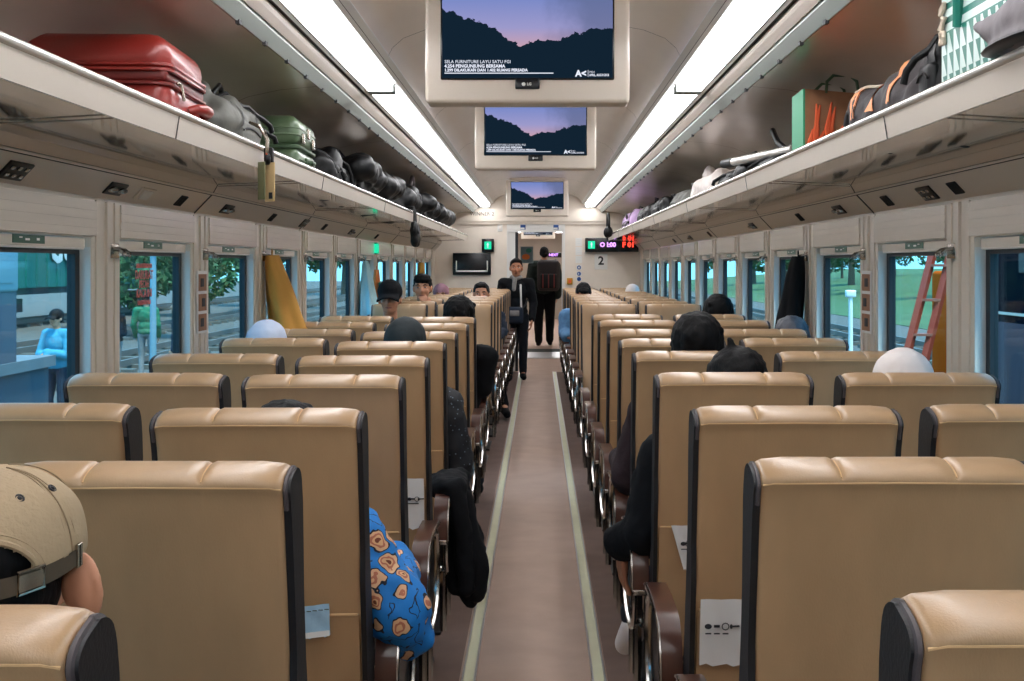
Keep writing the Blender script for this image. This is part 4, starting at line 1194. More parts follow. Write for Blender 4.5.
# man in khaki cap, closest to the camera
CPX, CPY, CPZ = -.566, 1.335, 1.146
yy = CPY
J = seated_pose(CPX, yy, 1.222)
J['head'] = Vector((CPX, yy + .005, 1.118)); 
capman = make_person('man in khaki baseball cap, nearest the camera, seen from behind', J, 'navy', 'denimdark', skin='skin', style='none', seed=30, voxel=.0055)
hc = J['head']
h = MB(); h.ell(hc + Vector((0, -.024, -.005)), (.080, .086, .075)); h.ell(hc + Vector((0, -.040, -.05)), (.064, .055, .05)); h.ell(hc + Vector((0, -.028, .030)), (.080, .084, .070))
blob('hair', h, .006, M['hair'], capman, it=2, wob=.002, wscale=60)
for s in (-1, 1):      # full ears with a rim
    m = MB(); ec = hc + Vector((s * .099, -.004, -.010)); er = Matrix.Rotation(-s * .18, 3, 'Y')
    m.ell(ec, (.0185, .010, .034), mtx=er); m.ell(ec + Vector((-s * .010, .006, -.004)), (.016, .014, .026), mtx=er)
    m.tube([ec + er @ Vector((s * .0175 * math.sin(a) , -.001 + .003 * math.cos(2 * a), .033 * math.cos(a))) for a in [PI * t / 14 for t in range(15)]], .0048, 8)
    m.ell(ec + er @ Vector((-s * .004, .003, -.030)), (.009, .009, .010))
    blob('ear', m, .0032, M['skin'], capman, it=4)
RX, RY, RZ = .0965, .112, .090
CYAW = .35
def capsurf(th, ph, k=1.0):      # th from zenith, ph=0 at the back strap
    ph = ph + CYAW; sq = max(0.0, math.sin(th)) ** .82
    return Vector((CPX + RX * k * sq * math.sin(ph), CPY - RY * k * sq * math.cos(ph), CPZ + RZ * k * math.cos(th) - .018 * math.cos(ph) * (th / (PI / 2)) ** 2))
m = MB(); NU, NV = 72, 30
thm = PI / 2 * 1.06
def hole(th, ph):
    return ((ph / .60) ** 2 + ((thm - th) / .52) ** 2) < 1
def wrink(th, ph):
    q = capsurf(th, ph); n = noise.noise(q * 30) * .0022 + noise.noise(q * 11) * .003
    sm = min(abs(((ph + PI / 6) % (PI / 3)) - PI / 6) , 9) if False else abs((ph / (PI / 3)) - round(ph / (PI / 3))) * PI / 3
    n -= .0022 * math.exp(-(sm * math.sin(th) / .03) ** 2)
    return 1 + n / .1
vid = {}; vs = []; fs = []
for lay, kk in ((0, 1.0), (1, .975)):
    for j in range(NV + 1):
        th = max(.001, thm * j / NV)
        for i in range(NU):
            ph = -PI + 2 * PI * i / NU
            vid[(lay, j, i)] = len(vs); vs.append(capsurf(th, ph, kk * wrink(th, ph)))
for lay in (0, 1):
    for j in range(NV):
        for i in range(NU):
            th = thm * (j + .5) / NV; ph = -PI + 2 * PI * (i + .5) / NU
            if hole(th, ph): continue
            k = (i + 1) % NU
            fs.append((vid[(lay, j, i)], vid[(lay, j, k)], vid[(lay, j + 1, k)], vid[(lay, j + 1, i)]))
m.add(vs, fs)
# brim in front
br = []
for j in range(6):
    row = []
    for i in range(21):
        a = -.70 + 1.4 * i / 20 - CYAW; a0 = a + CYAW; r = j / 5
        row.append((CPX + math.sin(a) * (RX + r * .075 * math.cos(a0 * 1.3)), CPY + math.cos(a) * (RY + r * .075 * math.cos(a0 * 1.3)), CPZ + .010 - .016 * r - .03 * math.sin(a0) ** 2 * r))
    br.append(row)
m.sheet(br); m.sheet([[(p[0], p[1], p[2] - .003) for p in r] for r in br])
cap = link_child(m.build('cap', M['khaki'], angle=60), capman)
def capchild(mbb, nm, mm): o = mbb.build(nm, mm); o.parent = cap; o.matrix_parent_inverse = capman.matrix_basis.inverted(); o.parent = cap; return o
m = MB()   # seams between the panels
for q in range(-2, 4):
    ph = q * PI / 3
    pts = [capsurf(th, ph, 1.004) for th in [thm * t / 24 for t in range(2, 25)] if not hole(th, ph)]
    m.tube(pts, .0008, 5)
for dph in (-.08, .08):
    for ph0 in (PI / 3, -PI / 3):
        m.tube([capsurf(thm * t / 24, ph0 + dph, 1.002) for t in range(3, 25)], .0005, 4)
capchild(m, 'seam', M['khakiseam'])
m = MB()   # hem of the rear opening
m.tube([capsurf(thm - .54 * math.sin(a), -.62 * math.cos(a), 1.004) for a in [PI * t / 20 for t in range(21)]], .0035, 6)
m.tube([capsurf(thm - .62 * math.sin(a), -.70 * math.cos(a), 1.003) for a in [PI * t / 20 for t in range(21)]], .0012, 5)
capchild(m, 'opening_hem', M['khaki'])
for ph in (.52, -.52, 1.15, -1.55):
    for th in (.72,):
        m = MB(); c = capsurf(th, ph, 1.0); n = (c - Vector((CPX, CPY, CPZ))).normalized(); u = n.orthogonal().normalized(); w = n.cross(u)
        m.tube([c + (u * math.cos(a) + w * math.sin(a)) * .0042 for a in [2 * PI * t / 12 for t in range(12)]], .0014, 6, closed=True); m.ell(c - n * .001, (.0034, .0034, .0034))
        capchild(m, 'eyelet', M['darkmetal'])
# strap across the opening
m = MB(); st = []
for t in range(25):
    ph = -1.15 + 2.3 * t / 24
    st.append([capsurf(thm + .005, ph, 1.035), capsurf(thm - .085, ph, 1.035), capsurf(thm - .17, ph, 1.035)])
m.sheet(st); m.sheet([[p * 1 + (Vector((CPX, CPY, p.z)) - p) * .02 for p in r] for r in st])
capchild(m, 'strap', M['khakidark'])
m = MB()
c0 = .50
q4 = [capsurf(thm - .19, c0 - .13, 1.045), capsurf(thm - .19, c0 + .13, 1.045), capsurf(thm + .01, c0 + .13, 1.045), capsurf(thm + .01, c0 - .13, 1.045)]
m.tube(q4, .0022, 6, closed=True)
m.sheet([[capsurf(thm - .16 + .15 * a, c0 + .12 * b, 1.045) for b in (-1, 0, 1)] for a in (0, .5, 1)])
capchild(m, 'buckle', M['steel'])
m = MB(); m.tube([capsurf(thm - .22, 1.08, 1.045), capsurf(thm - .22, 1.14, 1.045), capsurf(thm + .02, 1.14, 1.045), capsurf(thm + .02, 1.08, 1.045)], .0022, 6, closed=True)
capchild(m, 'strap_loop', M['steel'])

# ------------------------------------------------------------------ hanging clothes
def hanging(name, top, dz, r0, r1, folds, m, label, cat, seed=0, lean=(0, 0), extra=None, skew=0):
    e = empty(name, top); g = MB(); rows = []; N = 40
    for j in range(15):
        t = j / 14; rr = []
        rx = r0[0] + (r1[0] - r0[0]) * t ** .7; ry = r0[1] + (r1[1] - r0[1]) * t ** .7
        for i in range(N):
            a = 2 * PI * i / N
            fo = 1 + (.05 + .22 * t) * math.sin(folds * a + seed + 1.2 * math.sin(2 * t + seed)) * .7 + .08 * noise.noise(Vector((math.cos(a) * 2, math.sin(a) * 2, t * 3 + seed)))
            rr.append((lean[0] * t + rx * math.cos(a) * fo, lean[1] * t + ry * math.sin(a) * fo, -dz * t + (.0 if j < 14 else .02 * math.sin(a * 2 + seed)) - skew * rx * math.cos(a) * t * 2))
        rows.append(rr)
    g.sheet(rows, 0, closed_u=True)
    g.add(rows[0], [tuple(range(N))]); g.add(rows[-1], [tuple(range(N))])
    g.build('cloth', m, e, angle=70)
    lp = MB(); lp.tube([(0, 0, -.01), (0.0, .008, .018), (0, .0, .03), (0, -.008, .018), (0, 0, -.01)], .003, 6); lp.build('loop', m, e)
    if extra: extra(e)
    return tag(e, label, cat)
hk = lambda s, k, z=1.495: Vector((s * (WX - .05), S0 + k * PITCH + .19, z))
q = hk(-1, 2, 1.505)
hanging('coat', (q.x + .0, q.y, q.z), .40, (.035, .06), (.085, .13), 4, M['mustard'], 'mustard yellow coat hanging from a pillar hook', 'coat', 1.0, lean=(.075, .05))
q = hk(1, 2, 1.50)
hanging('coat', (q.x, q.y, q.z), .42, (.03, .05), (.065, .14), 4, M['blackcloth'], 'black coat hanging from a pillar hook above grey hair', 'coat', 2.0, lean=(-.05, .03))
q = hk(-1, 5, 1.49)
hanging('raincoat', (q.x + .01, q.y, q.z), .42, (.02, .05), (.075, .16), 6, M['palecyan'], 'pale cyan raincoat hanging from a far pillar hook', 'raincoat', 3.0, lean=(.03, 0))
q = Vector((-1.31, S0 + 5 * PITCH + .62, 1.42))
hanging('plastic_bag', q, .33, (.02, .04), (.045, .07), 4, M['orange'], 'orange and green bag hanging beside the pale cyan raincoat', 'bag', 4.0,
        extra=lambda e: (lambda g: g.build('panel', M['green'], e))(MB().rbox((.035, -.02, -.13), (.02, .10, .06), .008)))
q = hk(-1, 9, 1.49)
hanging('vest', (q.x + .02, q.y, q.z), .26, (.03, .05), (.05, .10), 5, M['mustard'], 'yellow vest hanging on the pillar next to the end wall', 'vest', 5.0,
        extra=lambda e: (lambda g: g.build('hem', M['lime'], e))(MB().rbox((.005, 0, -.30), (.11, .20, .12), .02)))
# black jacket draped over an armrest
yj = ROWS[(-1, 'aisle')][4] + .42
e = empty('jacket', (-.29, yj, .69)); g = MB(); rows = []
g.cap((-.06, -.10, -.01), .030, (.03, -.11, .0), .036); g.cap((-.06, .09, -.01), .030, (.03, .10, .0), .036); g.ell((-.005, 0, .0), (.07, .15, .035))
rr = random.Random(4)
for k in range(7):
    y = -.13 + k * .043; x1 = .055 + .045 * rr.random(); dz = .30 + .09 * math.sin(k * 1.1 + .5)
    g.cap((.02, y, -.02), .036, (.045, y, -.12), .036); g.cap((.045, y, -.12), .036, (x1, y + rr.uniform(-.015, .015), -dz), .030)
    if k % 2: g.cap((-.01, y, -.06), .03, (.02, y, -dz + .05), .034)
body = blob('body', g, .010, M['blackcloth'], e, it=4, wob=.008, wscale=20)
g = MB(); g.cap((.05, -.09, -.04), .032, (.10, -.11, -.28), .040); g.cap((.10, -.11, -.28), .040, (.095, -.10, -.36), .036); blob('sleeve', g, .010, M['blackcloth'], e, it=3, wob=.008)
tag(e, 'black jacket draped over an aisle armrest, hanging to the floor strip', 'jacket')
# white shoe peeping out in the aisle is part of the tufted-hair passenger

# ------------------------------------------------------------------ luggage
RZ_ = 1.806
# red suitcase
e = empty('suitcase', (-1.222, 3.60, RZ_), .05)
b = MB(); b.rbox((0, 0, .080), (.46, .48, .155), .045, n=5); b.build('lower_shell', M['redcase'], e)
b = MB(); b.rbox((0, 0, .215), (.455, .475, .13), .06, n=5); b.build('upper_shell', M['redcase'], e)
b = MB(); b.rbox((0, 0, .163), (.448, .468, .04), .012); b.build('gusset', M['reddark'], e)
def ringpath(w, h, z, r=.05, n=6, wav=0):
    pts = []
    for (cx, cy, a0) in ((w - r, h - r, 0), (-w + r, h - r, PI / 2), (-w + r, -h + r, PI), (w - r, -h + r, 3 * PI / 2)):
        for k in range(n + 1):
            a = a0 + PI / 2 * k / n; pts.append((cx + r * math.cos(a), cy + r * math.sin(a), z))
    return pts
for z in (.138, .176, .190):
    b = MB(); b.tube(ringpath(.232, .242, z), .006, 6, closed=True); b.build('piping', M['reddark'] if z < .15 else M['redcase'], e)
b = MB(); b.tube([(.229, .0, .09), (.252, .01, .098), (.262, .05, .10), (.262, .11, .10), (.252, .15, .098), (.229, .16, .09)], [.013, .014, .018, .018, .014, .013], 10); b.build('handle', M['redcase'], e)
b = MB(); b.rbox((.232, .08, .066), (.02, .13, .03), .008); b.build('handle_base', M['reddark'], e)
b = MB(); b.tube([(.231, -.13, .148), (.237, -.125, .148), (.238, -.09, .110)], .005, 6); b.ell((.236, -.15, .148), (.007, .014, .006)); b.build('zip_puller', M['steel'], e)
tag(e, 'big red leather suitcase lying on the overhead rack', 'suitcase')
# green hard case
e = empty('suitcase', (-1.215, 5.50, RZ_), .03); e.scale = (1, 1, 1.14)
b = MB(); b.rbox((0, 0, .065), (.43, .50, .128), .035, n=4); b.build('lower_shell', M['greencase'], e)
b = MB(); b.rbox((0, 0, .190), (.43, .50, .116), .045, n=4); b.build('upper_shell', M['greencase'], e)
b = MB(); b.tube(ringpath(.213, .248, .130), .009, 6, closed=True); b.build('seam_band', M['greendark'], e)
b = MB()
for z in (.085, .175, .20): b.tube(ringpath(.2155, .2505, z), .004, 6, closed=True)
b.build('rib', M['greencase'], e)
b = MB(); b.rbox((.218, 0, .075), (.014, .14, .05), .006); b.tube([(.222, -.055, .085), (.24, -.045, .085), (.242, 0, .085), (.24, .045, .085), (.222, .055, .085)], .007, 8); b.build('handle', M['greendark'], e)
for y in (-.14, .0, .14): b = MB(); b.rbox((.218, y, .165 if y else .195), (.012, .05, .04), .005); b.build('latch', M['steel'], e)
tag(e, 'olive green hard shell suitcase on the overhead rack', 'suitcase')

from mathutils.bvhtree import BVHTree
def hug(o, pts, lift=.004):
    """slide points radially (towards the bag's middle axis) onto the bag's skin"""
    me = o.data; t = BVHTree.FromPolygons([v.co for v in me.vertices], [tuple(p.vertices) for p in me.polygons])
    out = []
    for org, d in pts:
        h = t.ray_cast(Vector(org), Vector(d).normalized())
        if h[0] is not None: out.append(h[0] - Vector(d).normalized() * lift)
    return out
def girth(o, y, zc, a0=0, a1=180, n=18, lift=.004, slant=0.0):
    """points round the bag's cross-section at length y, from one flank over the top to the other"""
    pts = []
    for k in range(n + 1):
        a = math.radians(a0 + (a1 - a0) * k / n); d = Vector((-math.cos(a), -slant * math.sin(a), -math.sin(a)))
        pts.append((Vector((0, y, zc)) - d * .6, d))
    return hug(o, pts, lift)
def along(o, zc, x0, x1, y0, y1, n=14, lift=.004):
    pts = []
    for k in range(n + 1):
        t = k / n; x = x0 + (x1 - x0) * t; y = y0 + (y1 - y0) * t
        pts.append(((x, y, 1.0), (0, 0, -1)))
    return hug(o, pts, lift)
def ribbon(mb, p, q): 
    n = min(len(p), len(q))
    if n > 1: mb.sheet([p[:n], q[:n]]); mb.sheet([[v * .985 for v in p[:n]], [v * .985 for v in q[:n]]])
def softbag(name, s, y, size, m, label, cat, seed=0, rz=0, straps=(), sm=M['blackbag'], pocket=True, trim=None, group=None, lumps=5, webs=2, loop=True, taper=0.0, overhang=False):
    """soft slumped bag lying on the rack: lumpy body, pocket, webbing, carry loop and straps; local -x faces the aisle on side +1"""
    w, d, h = size; f = -s
    e = empty(name, (s * (1.0 + w / 2), y, RZ_), rz)
    g = MB(); rr = random.Random(seed)
    g.rbox((0, 0, h * .42), (w * .94, d * .94, h * .84), min(size) * .36, n=4)
    for q in range(lumps): g.ell((rr.uniform(-.22, .22) * w, rr.uniform(-.34, .34) * d, h * rr.uniform(.45, .72)), (w * rr.uniform(.2, .3), d * rr.uniform(.12, .26), h * rr.uniform(.2, .32)))
    if overhang:
        for q in (-.28, .04, .30): g.ell((f * (w * .5 - .01), d * q, .175 + rr.uniform(-.008, .03)), (.10 + rr.uniform(-.02, .02), d * rr.uniform(.13, .2), .085)); g.ell((f * w * .35, d * q, h * .62), (.10, d * .16, .09))
    if taper: g.ell((0, d * .25 * (1 if taper > 0 else -1), h * .72), (w * .36, d * .24, h * .40))
    b = blob('body', g, max(.0075, min(size) * .045), m, e, it=4, wob=min(size) * .10, wscale=5.5 / max(.2, min(size)) * .35, seed=seed)
    if pocket:
        g = MB(); g.rbox((f * w * .44, d * .02, h * .34), (w * .14, d * .5, h * .46), min(w, h) * .10); g.build('front_pocket', m, e)
        g = MB(); g.tube([(f * w * .515, d * .02 + t * d * .22, h * (.48 - .06 * t * t)) for t in (-1, -.6, -.2, .2, .6, 1)], .004, 6); g.build('zip', M['darkmetal'], e)
    for k in range(webs):
        yy = d * (-.22 + .44 * k / max(1, webs - 1)) + rr.uniform(-.03, .03)
        g = MB(); ribbon(g, girth(b, yy - .012, h * .4), girth(b, yy + .012, h * .4)); g.build('webbing', sm, e)
    if loop:
        g = MB(); t0 = along(b, 0, 0, 0, -d * .12, d * .12, 2, 0)
        if len(t0) == 3: g.tube([t0[0], t0[0] + Vector((0, .01, .035)), t0[1] + Vector((f * .01, 0, .05)), t0[2] + Vector((0, -.01, .035)), t0[2]], .009, 8); g.build('carry_loop', sm, e)
    for (ya, yb, drop) in straps:      # loose strap running over the top and down towards the rail
        p = along(b, 0, w * .2 * -f, w * .40 * f, ya * d, yb * d, 8, .006)
        if p:
            last = p[-1]
            p += [last + Vector((f * .03, .02, -.02)), last + Vector((f * .045, .05, -drop * .6)), last + Vector((f * .05, .06, -drop))]
            g = MB(); g.tube(p, .010, 8); g.build('strap', sm, e)
    if trim: trim(e, b)
    return tag(e, label, cat, group)
# grey bag by the red suitcase, with dangling keys and tags
softbag('duffel_bag', -1, 4.42, (.24, .58, .27), M['greybag'], 'slumped grey bag with black straps between red and green suitcases', 'bag', 3, straps=[(-.2, .3, .06), (.05, .42, .05)], sm=M['blackbag'], lumps=7)
e = empty('key_tag', (-.928, 4.31, 1.885))
b = MB()
for k in range(5): b.tube([(.006 + .004 * (k % 2), -.012 + k * .006, .03 - k * .012), (.010, -.006 + k * .005, .012 - k * .012), (.008, -.012 + k * .006, -.004 - k * .012)], .0035, 6)
b.tube([(-.05, .03, .06), (-.02, .01, .05), (.012, .0, .0), (.010, .005, -.05)], .006, 8); b.tube([(-.05, 0, .06), (-.01, -.02, .04), (.014, -.02, 0), (.012, -.012, -.05)], .005, 8)
b.build('keys', M['steel'], e)
b = MB(); b.rbox((.012, .022, -.055), (.03, .03, .06), .004); b.ell((.012, .0, -.065), (.012, .022, .02)); b.build('fob', M['blackbag'], e)
b = MB(); b.rbox((.012, -.012, -.03), (.006, .010, .05), .001); b.build('cord', M['orangered'], e)
rotz = Matrix.Rotation(.9, 4, 'Z')
b = MB(); b.rbox((.018, .010, -.145), (.004, .050, .135), .001, mtx=rotz); b.build('tag', M['kraft'], e)
b = MB(); b.rbox((.022, .004, -.192), (.004, .018, .022), .001, mtx=rotz); b.build('tag_print', M['ink'], e)
b = MB(); b.rbox((-.006, -.012, -.142), (.004, .036, .13), .001, mtx=rotz); b.build('tag', M['olive'], e)
tag(e, 'bunch of keys with long paper tags dangling over rack lip', 'keys')
# black bags further along
for i, (y, size, lab, kd) in enumerate((
        (6.45, (.30, .62, .28), 'low black bag just beyond the green suitcase', 0),
        (7.35, (.32, .95, .30), 'black backpack with pale straps along the suitcase rack', 1),
        (8.55, (.32, .95, .31), 'black bag in the middle of the suitcase rack row', 0),
        (9.85, (.32, .95, .32), 'black bag with round hoop on the suitcase rack', 2),
        (11.4, (.32, 1.2, .32), 'black bag second from the end wall on suitcase rack', 0),
        (13.6, (.32, 1.7, .33), 'glossy black round bag nearest end wall on suitcase rack', 0))):
    def tr(e, b, kd=kd, size=size):
        w, d, h = size
        if kd == 1:
            for (ya, yb) in ((-.30, .05), (-.12, .25), (.10, .36)):
                p = along(b, 0, -w * .3, w * .42, ya * d, yb * d, 8, .012)
                if len(p) > 2: g = MB(); g.tube(p + [p[-1] + Vector((.03, .03, -.08))], .013, 8); g.build('pale_strap', M['rail'], e)
        if kd == 2:
            g = MB(); g.tube([(w * .50, .20 + .13 * math.cos(a), h * .72 + .13 * math.sin(a)) for a in [2 * PI * q / 18 for q in range(18)]], .014, 8, closed=True); g.build('hoop', M['piping'], e)
    softbag('black_bag', -1, y, size, M['blackbag'], lab, 'bag', 20 + i, group='black bags on the suitcase rack', trim=tr, straps=[(-.3, -.1, .10), (.1, .3, .12)], lumps=7, overhang=i > 0)
e = empty('pouch', (-.918, 9.45, 1.70)); g = MB(); g.rbox((0, 0, 0), (.06, .16, .17), .03); g.ell((0, .02, -.05), (.034, .09, .06)); g.ell((0, -.04, .03), (.036, .07, .06)); blob('body', g, .01, M['blackbag'], e, it=3, wob=.012)
g = MB(); g.tube([(.0, -.05, .06), (.0, -.03, .15), (-.01, 0, .192), (-.07, 0, .195)], .010, 8); g.build('strap', M['blackbag'], e)
g = MB(); g.tube([(0, .06, .06), (.0, .04, .15), (-.01, .03, .192), (-.07, .03, .195)], .010, 8); g.build('strap', M['blackbag'], e)
g = MB(); g.rbox((.034, 0, 0), (.006, .10, .02), .002); g.build('zip', M['darkmetal'], e)
tag(e, 'small black pouch dangling by straps below the suitcase rack', 'pouch')
# woven shopper
e = empty('woven_bag', (1.145, 2.70, RZ_))
b = MB(); b.rbox((0, 0, .17), (.30, .70, .335), .025, n=3); b.build('body', M['weave'], e)
for sx in (-1, 1):
    b = MB(); b.tube([(sx * .153, -.18, .20), (sx * .162, -.15, .275), (sx * .166, -.05, .312), (sx * .166, .07, .312), (sx * .162, .17, .275), (sx * .153, .20, .20)], .013, 8); b.build('handle', M['bagteal'], e)
b = MB()
for k in range(3):
    z = .19 + k * .035
    b.tube([(-.155 - .004 * (q % 2), .30 + .016 * math.cos(q * 1.05 + k), z + .015 * math.sin(q * 1.05)) for q in range(7)], .0055, 6)
b.build('knot', M['rope'], e)
tag(e, 'big woven teal and white plastic shopper on overhead rack', 'bag')
e = empty('felt_hat', (.952, 2.46, 1.884)); g = MB()
g.ell((.02, -.02, .045), (.045, .165, .062)); g.ell((.02, -.02, .01), (.05, .17, .018)); g.ell((.03, -.05, .07), (.035, .11, .045)); g.ell((.01, .13, .055), (.030, .09, .020), mtx=Matrix.Rotation(.28, 3, 'X')); g.ell((.012, .09, .05), (.036, .09, .034), mtx=Matrix.Rotation(.2, 3, 'X'))
blob('crown', g, .008, M['capgrey'], e, it=4, wob=.003, wscale=20)
g = MB(); g.ell((.018, -.02, .004), (.058, .19, .010)); g.build('brim', M['frame'], e)
tag(e, 'grey felt peaked hat lying on rack rail before woven bag', 'hat')
# backpack with orange bands
def bands(e, b):
    for (y, zw, a0, a1, sl) in ((-.20, .026, 25, 165, .25), (.0, .030, 15, 165, .3), (.20, .026, 12, 165, .3)):
        g = MB(); ribbon(g, girth(b, y - zw, .06, a0, a1, 22, .005, sl), girth(b, y + zw, .06, a0, a1, 22, .005, sl)); g.build('band', M['orangetrim'], e)
    p = along(b, 0, -.02, -.125, -.24, .30, 12, .006)
    g = MB(); g.tube(p, .005, 6); g.build('cord', M['rope'], e)
    g = MB(); g.tube([(-.12, .40 + .05 * math.cos(a), .10 + .05 * math.sin(a)) for a in [PI * q / 10 for q in range(11)]], .010, 8); g.build('handle', M['charcoal'], e)
softbag('backpack', 1, 3.70, (.32, .86, .235), M['charcoal'], 'charcoal backpack with orange bands lying on the rack', 'backpack', 41, trim=bands, pocket=False, webs=0, taper=-1, lumps=4, loop=False)
softbag('black_bag', 1, 3.18, (.26, .20, .28), M['blackbag'], 'black buckled bag squeezed between woven bag and orange banded backpack', 'bag', 42, straps=[(-.1, .2, .08)])
# shopping bag
e = empty('shopping_bag', (1.15, 4.76, RZ_), -.03); e.scale = (1, 1, 1.10)
b = MB(); b.box(-.145, -.138, -.12, .12, 0, .275); b.build('gusset', M['shopgreen'], e, smooth=False)
b = MB()
b.prism([(-.138, 0), (.145, 0), (.155, .25), (.02, .262), (-.138, .275)], -.12, -.116, 0, 'y'); b.prism([(-.138, 0), (.145, 0), (.155, .25), (.02, .262), (-.138, .275)], .116, .12, 0, 'y')
b.box(-.138, .145, -.116, .116, 0, .004); b.box(.145, .15, -.116, .116, 0, .25)
b.build('panel', M['brownpaper'], e, smooth=False)
g = MB(); rr = random.Random(9)
for k in range(9):
    x = -.12 + k * .014; z0 = .02 + rr.random() * .06; z1 = .12 + .12 * math.sin(k * .8 + .4) ** 2
    g.tube([(x, -.1215, z0), (x + .012 * math.sin(k * 2), -.1215, (z0 + z1) / 2), (x + .01, -.1215, z1)], [.007, .011, .003], 6)
g.build('print', M['orangered'], e)
for sy in (-1, 1):
    b = MB(); b.tube([(-.06, sy * .117, .26), (-.055, sy * .11, .30), (-.03, sy * .105, .322), (.03, sy * .105, .322), (.055, sy * .11, .30), (.06, sy * .117, .255)], .006, 8); b.build('handle', M['greendark'], e)
tag(e, 'green and brown shopping bag with orange print on the rack', 'shopping bag')
# umbrella + folded things
e = empty('umbrella', (1.05, 6.05, RZ_ + .165))
a, bq = Vector((.04, -.80, -.03)), Vector((-.03, .70, .03))
b = MB(); b.tube([a, a + (bq - a) * .82], [.020, .024], 12); b.build('canopy', M['rail'], e)
b = MB(); b.tube([a + (bq - a) * .82, bq], [.026, .024], 12); b.build('grip', M['blackbag'], e)
b = MB(); b.tube([a, a - (bq - a).normalized() * .05], [.01, .006], 8); b.build('tip', M['darkmetal'], e)
tag(e, 'silver folded umbrella with black grip lying on the rack', 'umbrella')
def stalk(e, b):
    p = along(b, 0, .02, -.04, -.2, .0, 3, 0)
    g = MB(); g.tube([(0, -.22, .10), (-.03, -.08, .16), (-.04, .05, .20), (-.04, .18, .27)], .014, 8); g.build('strap_end', M['blackbag'], e)
softbag('black_bag', 1, 5.60, (.28, .66, .15), M['blackbag'], 'flat black bag under the silver umbrella', 'bag', 50, straps=[(-.2, .1, .05)], trim=stalk, lumps=3)
softbag('black_bag', 1, 6.60, (.30, .80, .19), M['blackbag'], 'dark open bag between silver umbrella and white cloth sack', 'bag', 51, straps=[(.0, .3, .05)], lumps=4)
def peaks(e, b):
    g = MB()
    for k in range(5): t = k / 4; g.cap((-.06 + .03 * t, .20 + .09 * t, .10), .06, (-.05 + .02 * t, .28 + .10 * t, .20 + .07 * math.sin(t * 3)), .030)
    blob('bunched_top', g, .011, M['whitecloth'], e, it=3, wob=.016, wscale=22)
softbag('cloth_sack', 1, 7.75, (.32, .95, .24), M['whitecloth'], 'crumpled white cloth sack on the woven bag rack', 'sack', 52, pocket=False, sm=M['whitecloth'], trim=peaks, webs=0, loop=False, lumps=9)
softbag('grey_bag', 1, 9.1, (.30, .95, .22), M['greybag'], 'grey bag between the white sack and lilac backpack', 'bag', 53)
softbag('black_bag', 1, 10.6, (.32, 1.0, .25), M['blackbag'], 'black bag next to the lilac backpack', 'bag', 54)
softbag('black_bag', 1, 12.1, (.32, 1.2, .26), M['blackbag'], 'second black bag touching the near end of lilac backpack', 'bag', 57)
def lil(e, b):
    g = MB(); g.ell((-.168, -.1, .20), (.012, .07, .035)); g.build('logo_badge', M['ink'], e)
    g = MB(); g.tube([(-.17, .45 - .9 * t, .115 + .01 * math.sin(t * 9)) for t in [q / 10 for q in range(11)]], .016, 8); g.build('dark_band', M['blackbag'], e)
softbag('backpack', 1, 14.1, (.34, 1.8, .30), M['lilac'], 'lilac backpack at the far end of the rack', 'backpack', 55, trim=lil)
e = empty('headphones', (.93, 15.9, 1.94)); g = MB()
g.tube([(-.03, .20 * math.cos(a), .03 + .15 * math.sin(a)) for a in [-.6 + (PI + 1.2) * q / 16 for q in range(17)]], .016, 8); g.build('headband', M['blackbag'], e)
for sq in (-1, 1): g = MB(); g.ell((-.03, sq * .17, -.06), (.05, .045, .07)); g.build('ear_cup', M['blackbag'], e)
tag(e, 'black headphones hooked on the rack rail beside lilac backpack', 'headphones')

# ------------------------------------------------------------------ outside
GZ = -.85
mb = MB(); mb.box(-120, -1.9, -10, 190, GZ - .2, GZ); struct(mb.build('ground_left', [M['gravel']], smooth=False))
mb = MB(); mb.box(1.9, 14, -10, 190, GZ - .2, GZ, 0); mb.box(14, 120, -10, 190, GZ - .2, GZ + .02, 1)
mb.add([(20, -10, GZ), (45, -10, 1.0), (120, -10, 1.2), (120, 190, 1.2), (45, 190, 1.0), (20, 190, GZ)], [(0, 1, 4, 5), (1, 2, 3, 4)], 1)
struct(mb.build('ground_right', [M['gravel'], M['field']], smooth=False))
def track(x, label):
    e = empty('railway_track', (x, 60, GZ)); g = MB()
    for s in (-1, 1): g.box(s * .53 - .035, s * .53 + .035, -60, 100, .10, .24)
    g.build('rails', M['rust'], e, smooth=False)
    g = MB()
    for k in range(110): y = -55 + k * 1.2; g.box(-1.0, 1.0, y, y + .24, 0.0, .10)
    g.build('sleepers', M['sleeper'], e, smooth=False)
    tag(e, label, 'track')
track(-9.6, 'railway track just behind the man in cyan jacket')
track(-13.6, 'railway track midway between man in cyan and teal wagon')
track(-20.2, 'railway track under the teal freight wagon')
track(5.6, 'railway track outside the window with the orange ladder')
track(10.0, 'second railway track beyond the ladder, before the grass field')
# platform block and cabinet outside the first window
e = empty('trackside_platform', (-4.9, 10.2, GZ)); g = MB(); g.box(-1.2, .25, -1.5, 1.7, 0, 1.35); g.build('block', M['bluegrey'], e, smooth=False)
g = MB(); g.box(-1.3, .3, -1.6, 1.75, 1.35, 1.45); g.build('coping', M['concrete'], e, smooth=False)
tag(e, 'grey blue concrete platform block outside the window nearest the camera', 'platform')
e = empty('equipment_cabinet', (-5.24, 10.6, GZ + 1.45)); g = MB(); g.box(-.6, .62, -.5, .5, 0, .62); g.build('plinth', M['bluegrey'], e, smooth=False)
g = MB(); g.rbox((0, 0, 1.12), (1.26, 1.06, 1.0), .03); g.build('housing', M['paleblue'], e)
g = MB(); g.rbox((.635, .0, 1.1), (.01, .8, .8), .004); g.build('door', M['paleblue'], e)
tag(e, 'pale blue equipment cabinet standing on the grey concrete block', 'cabinet')
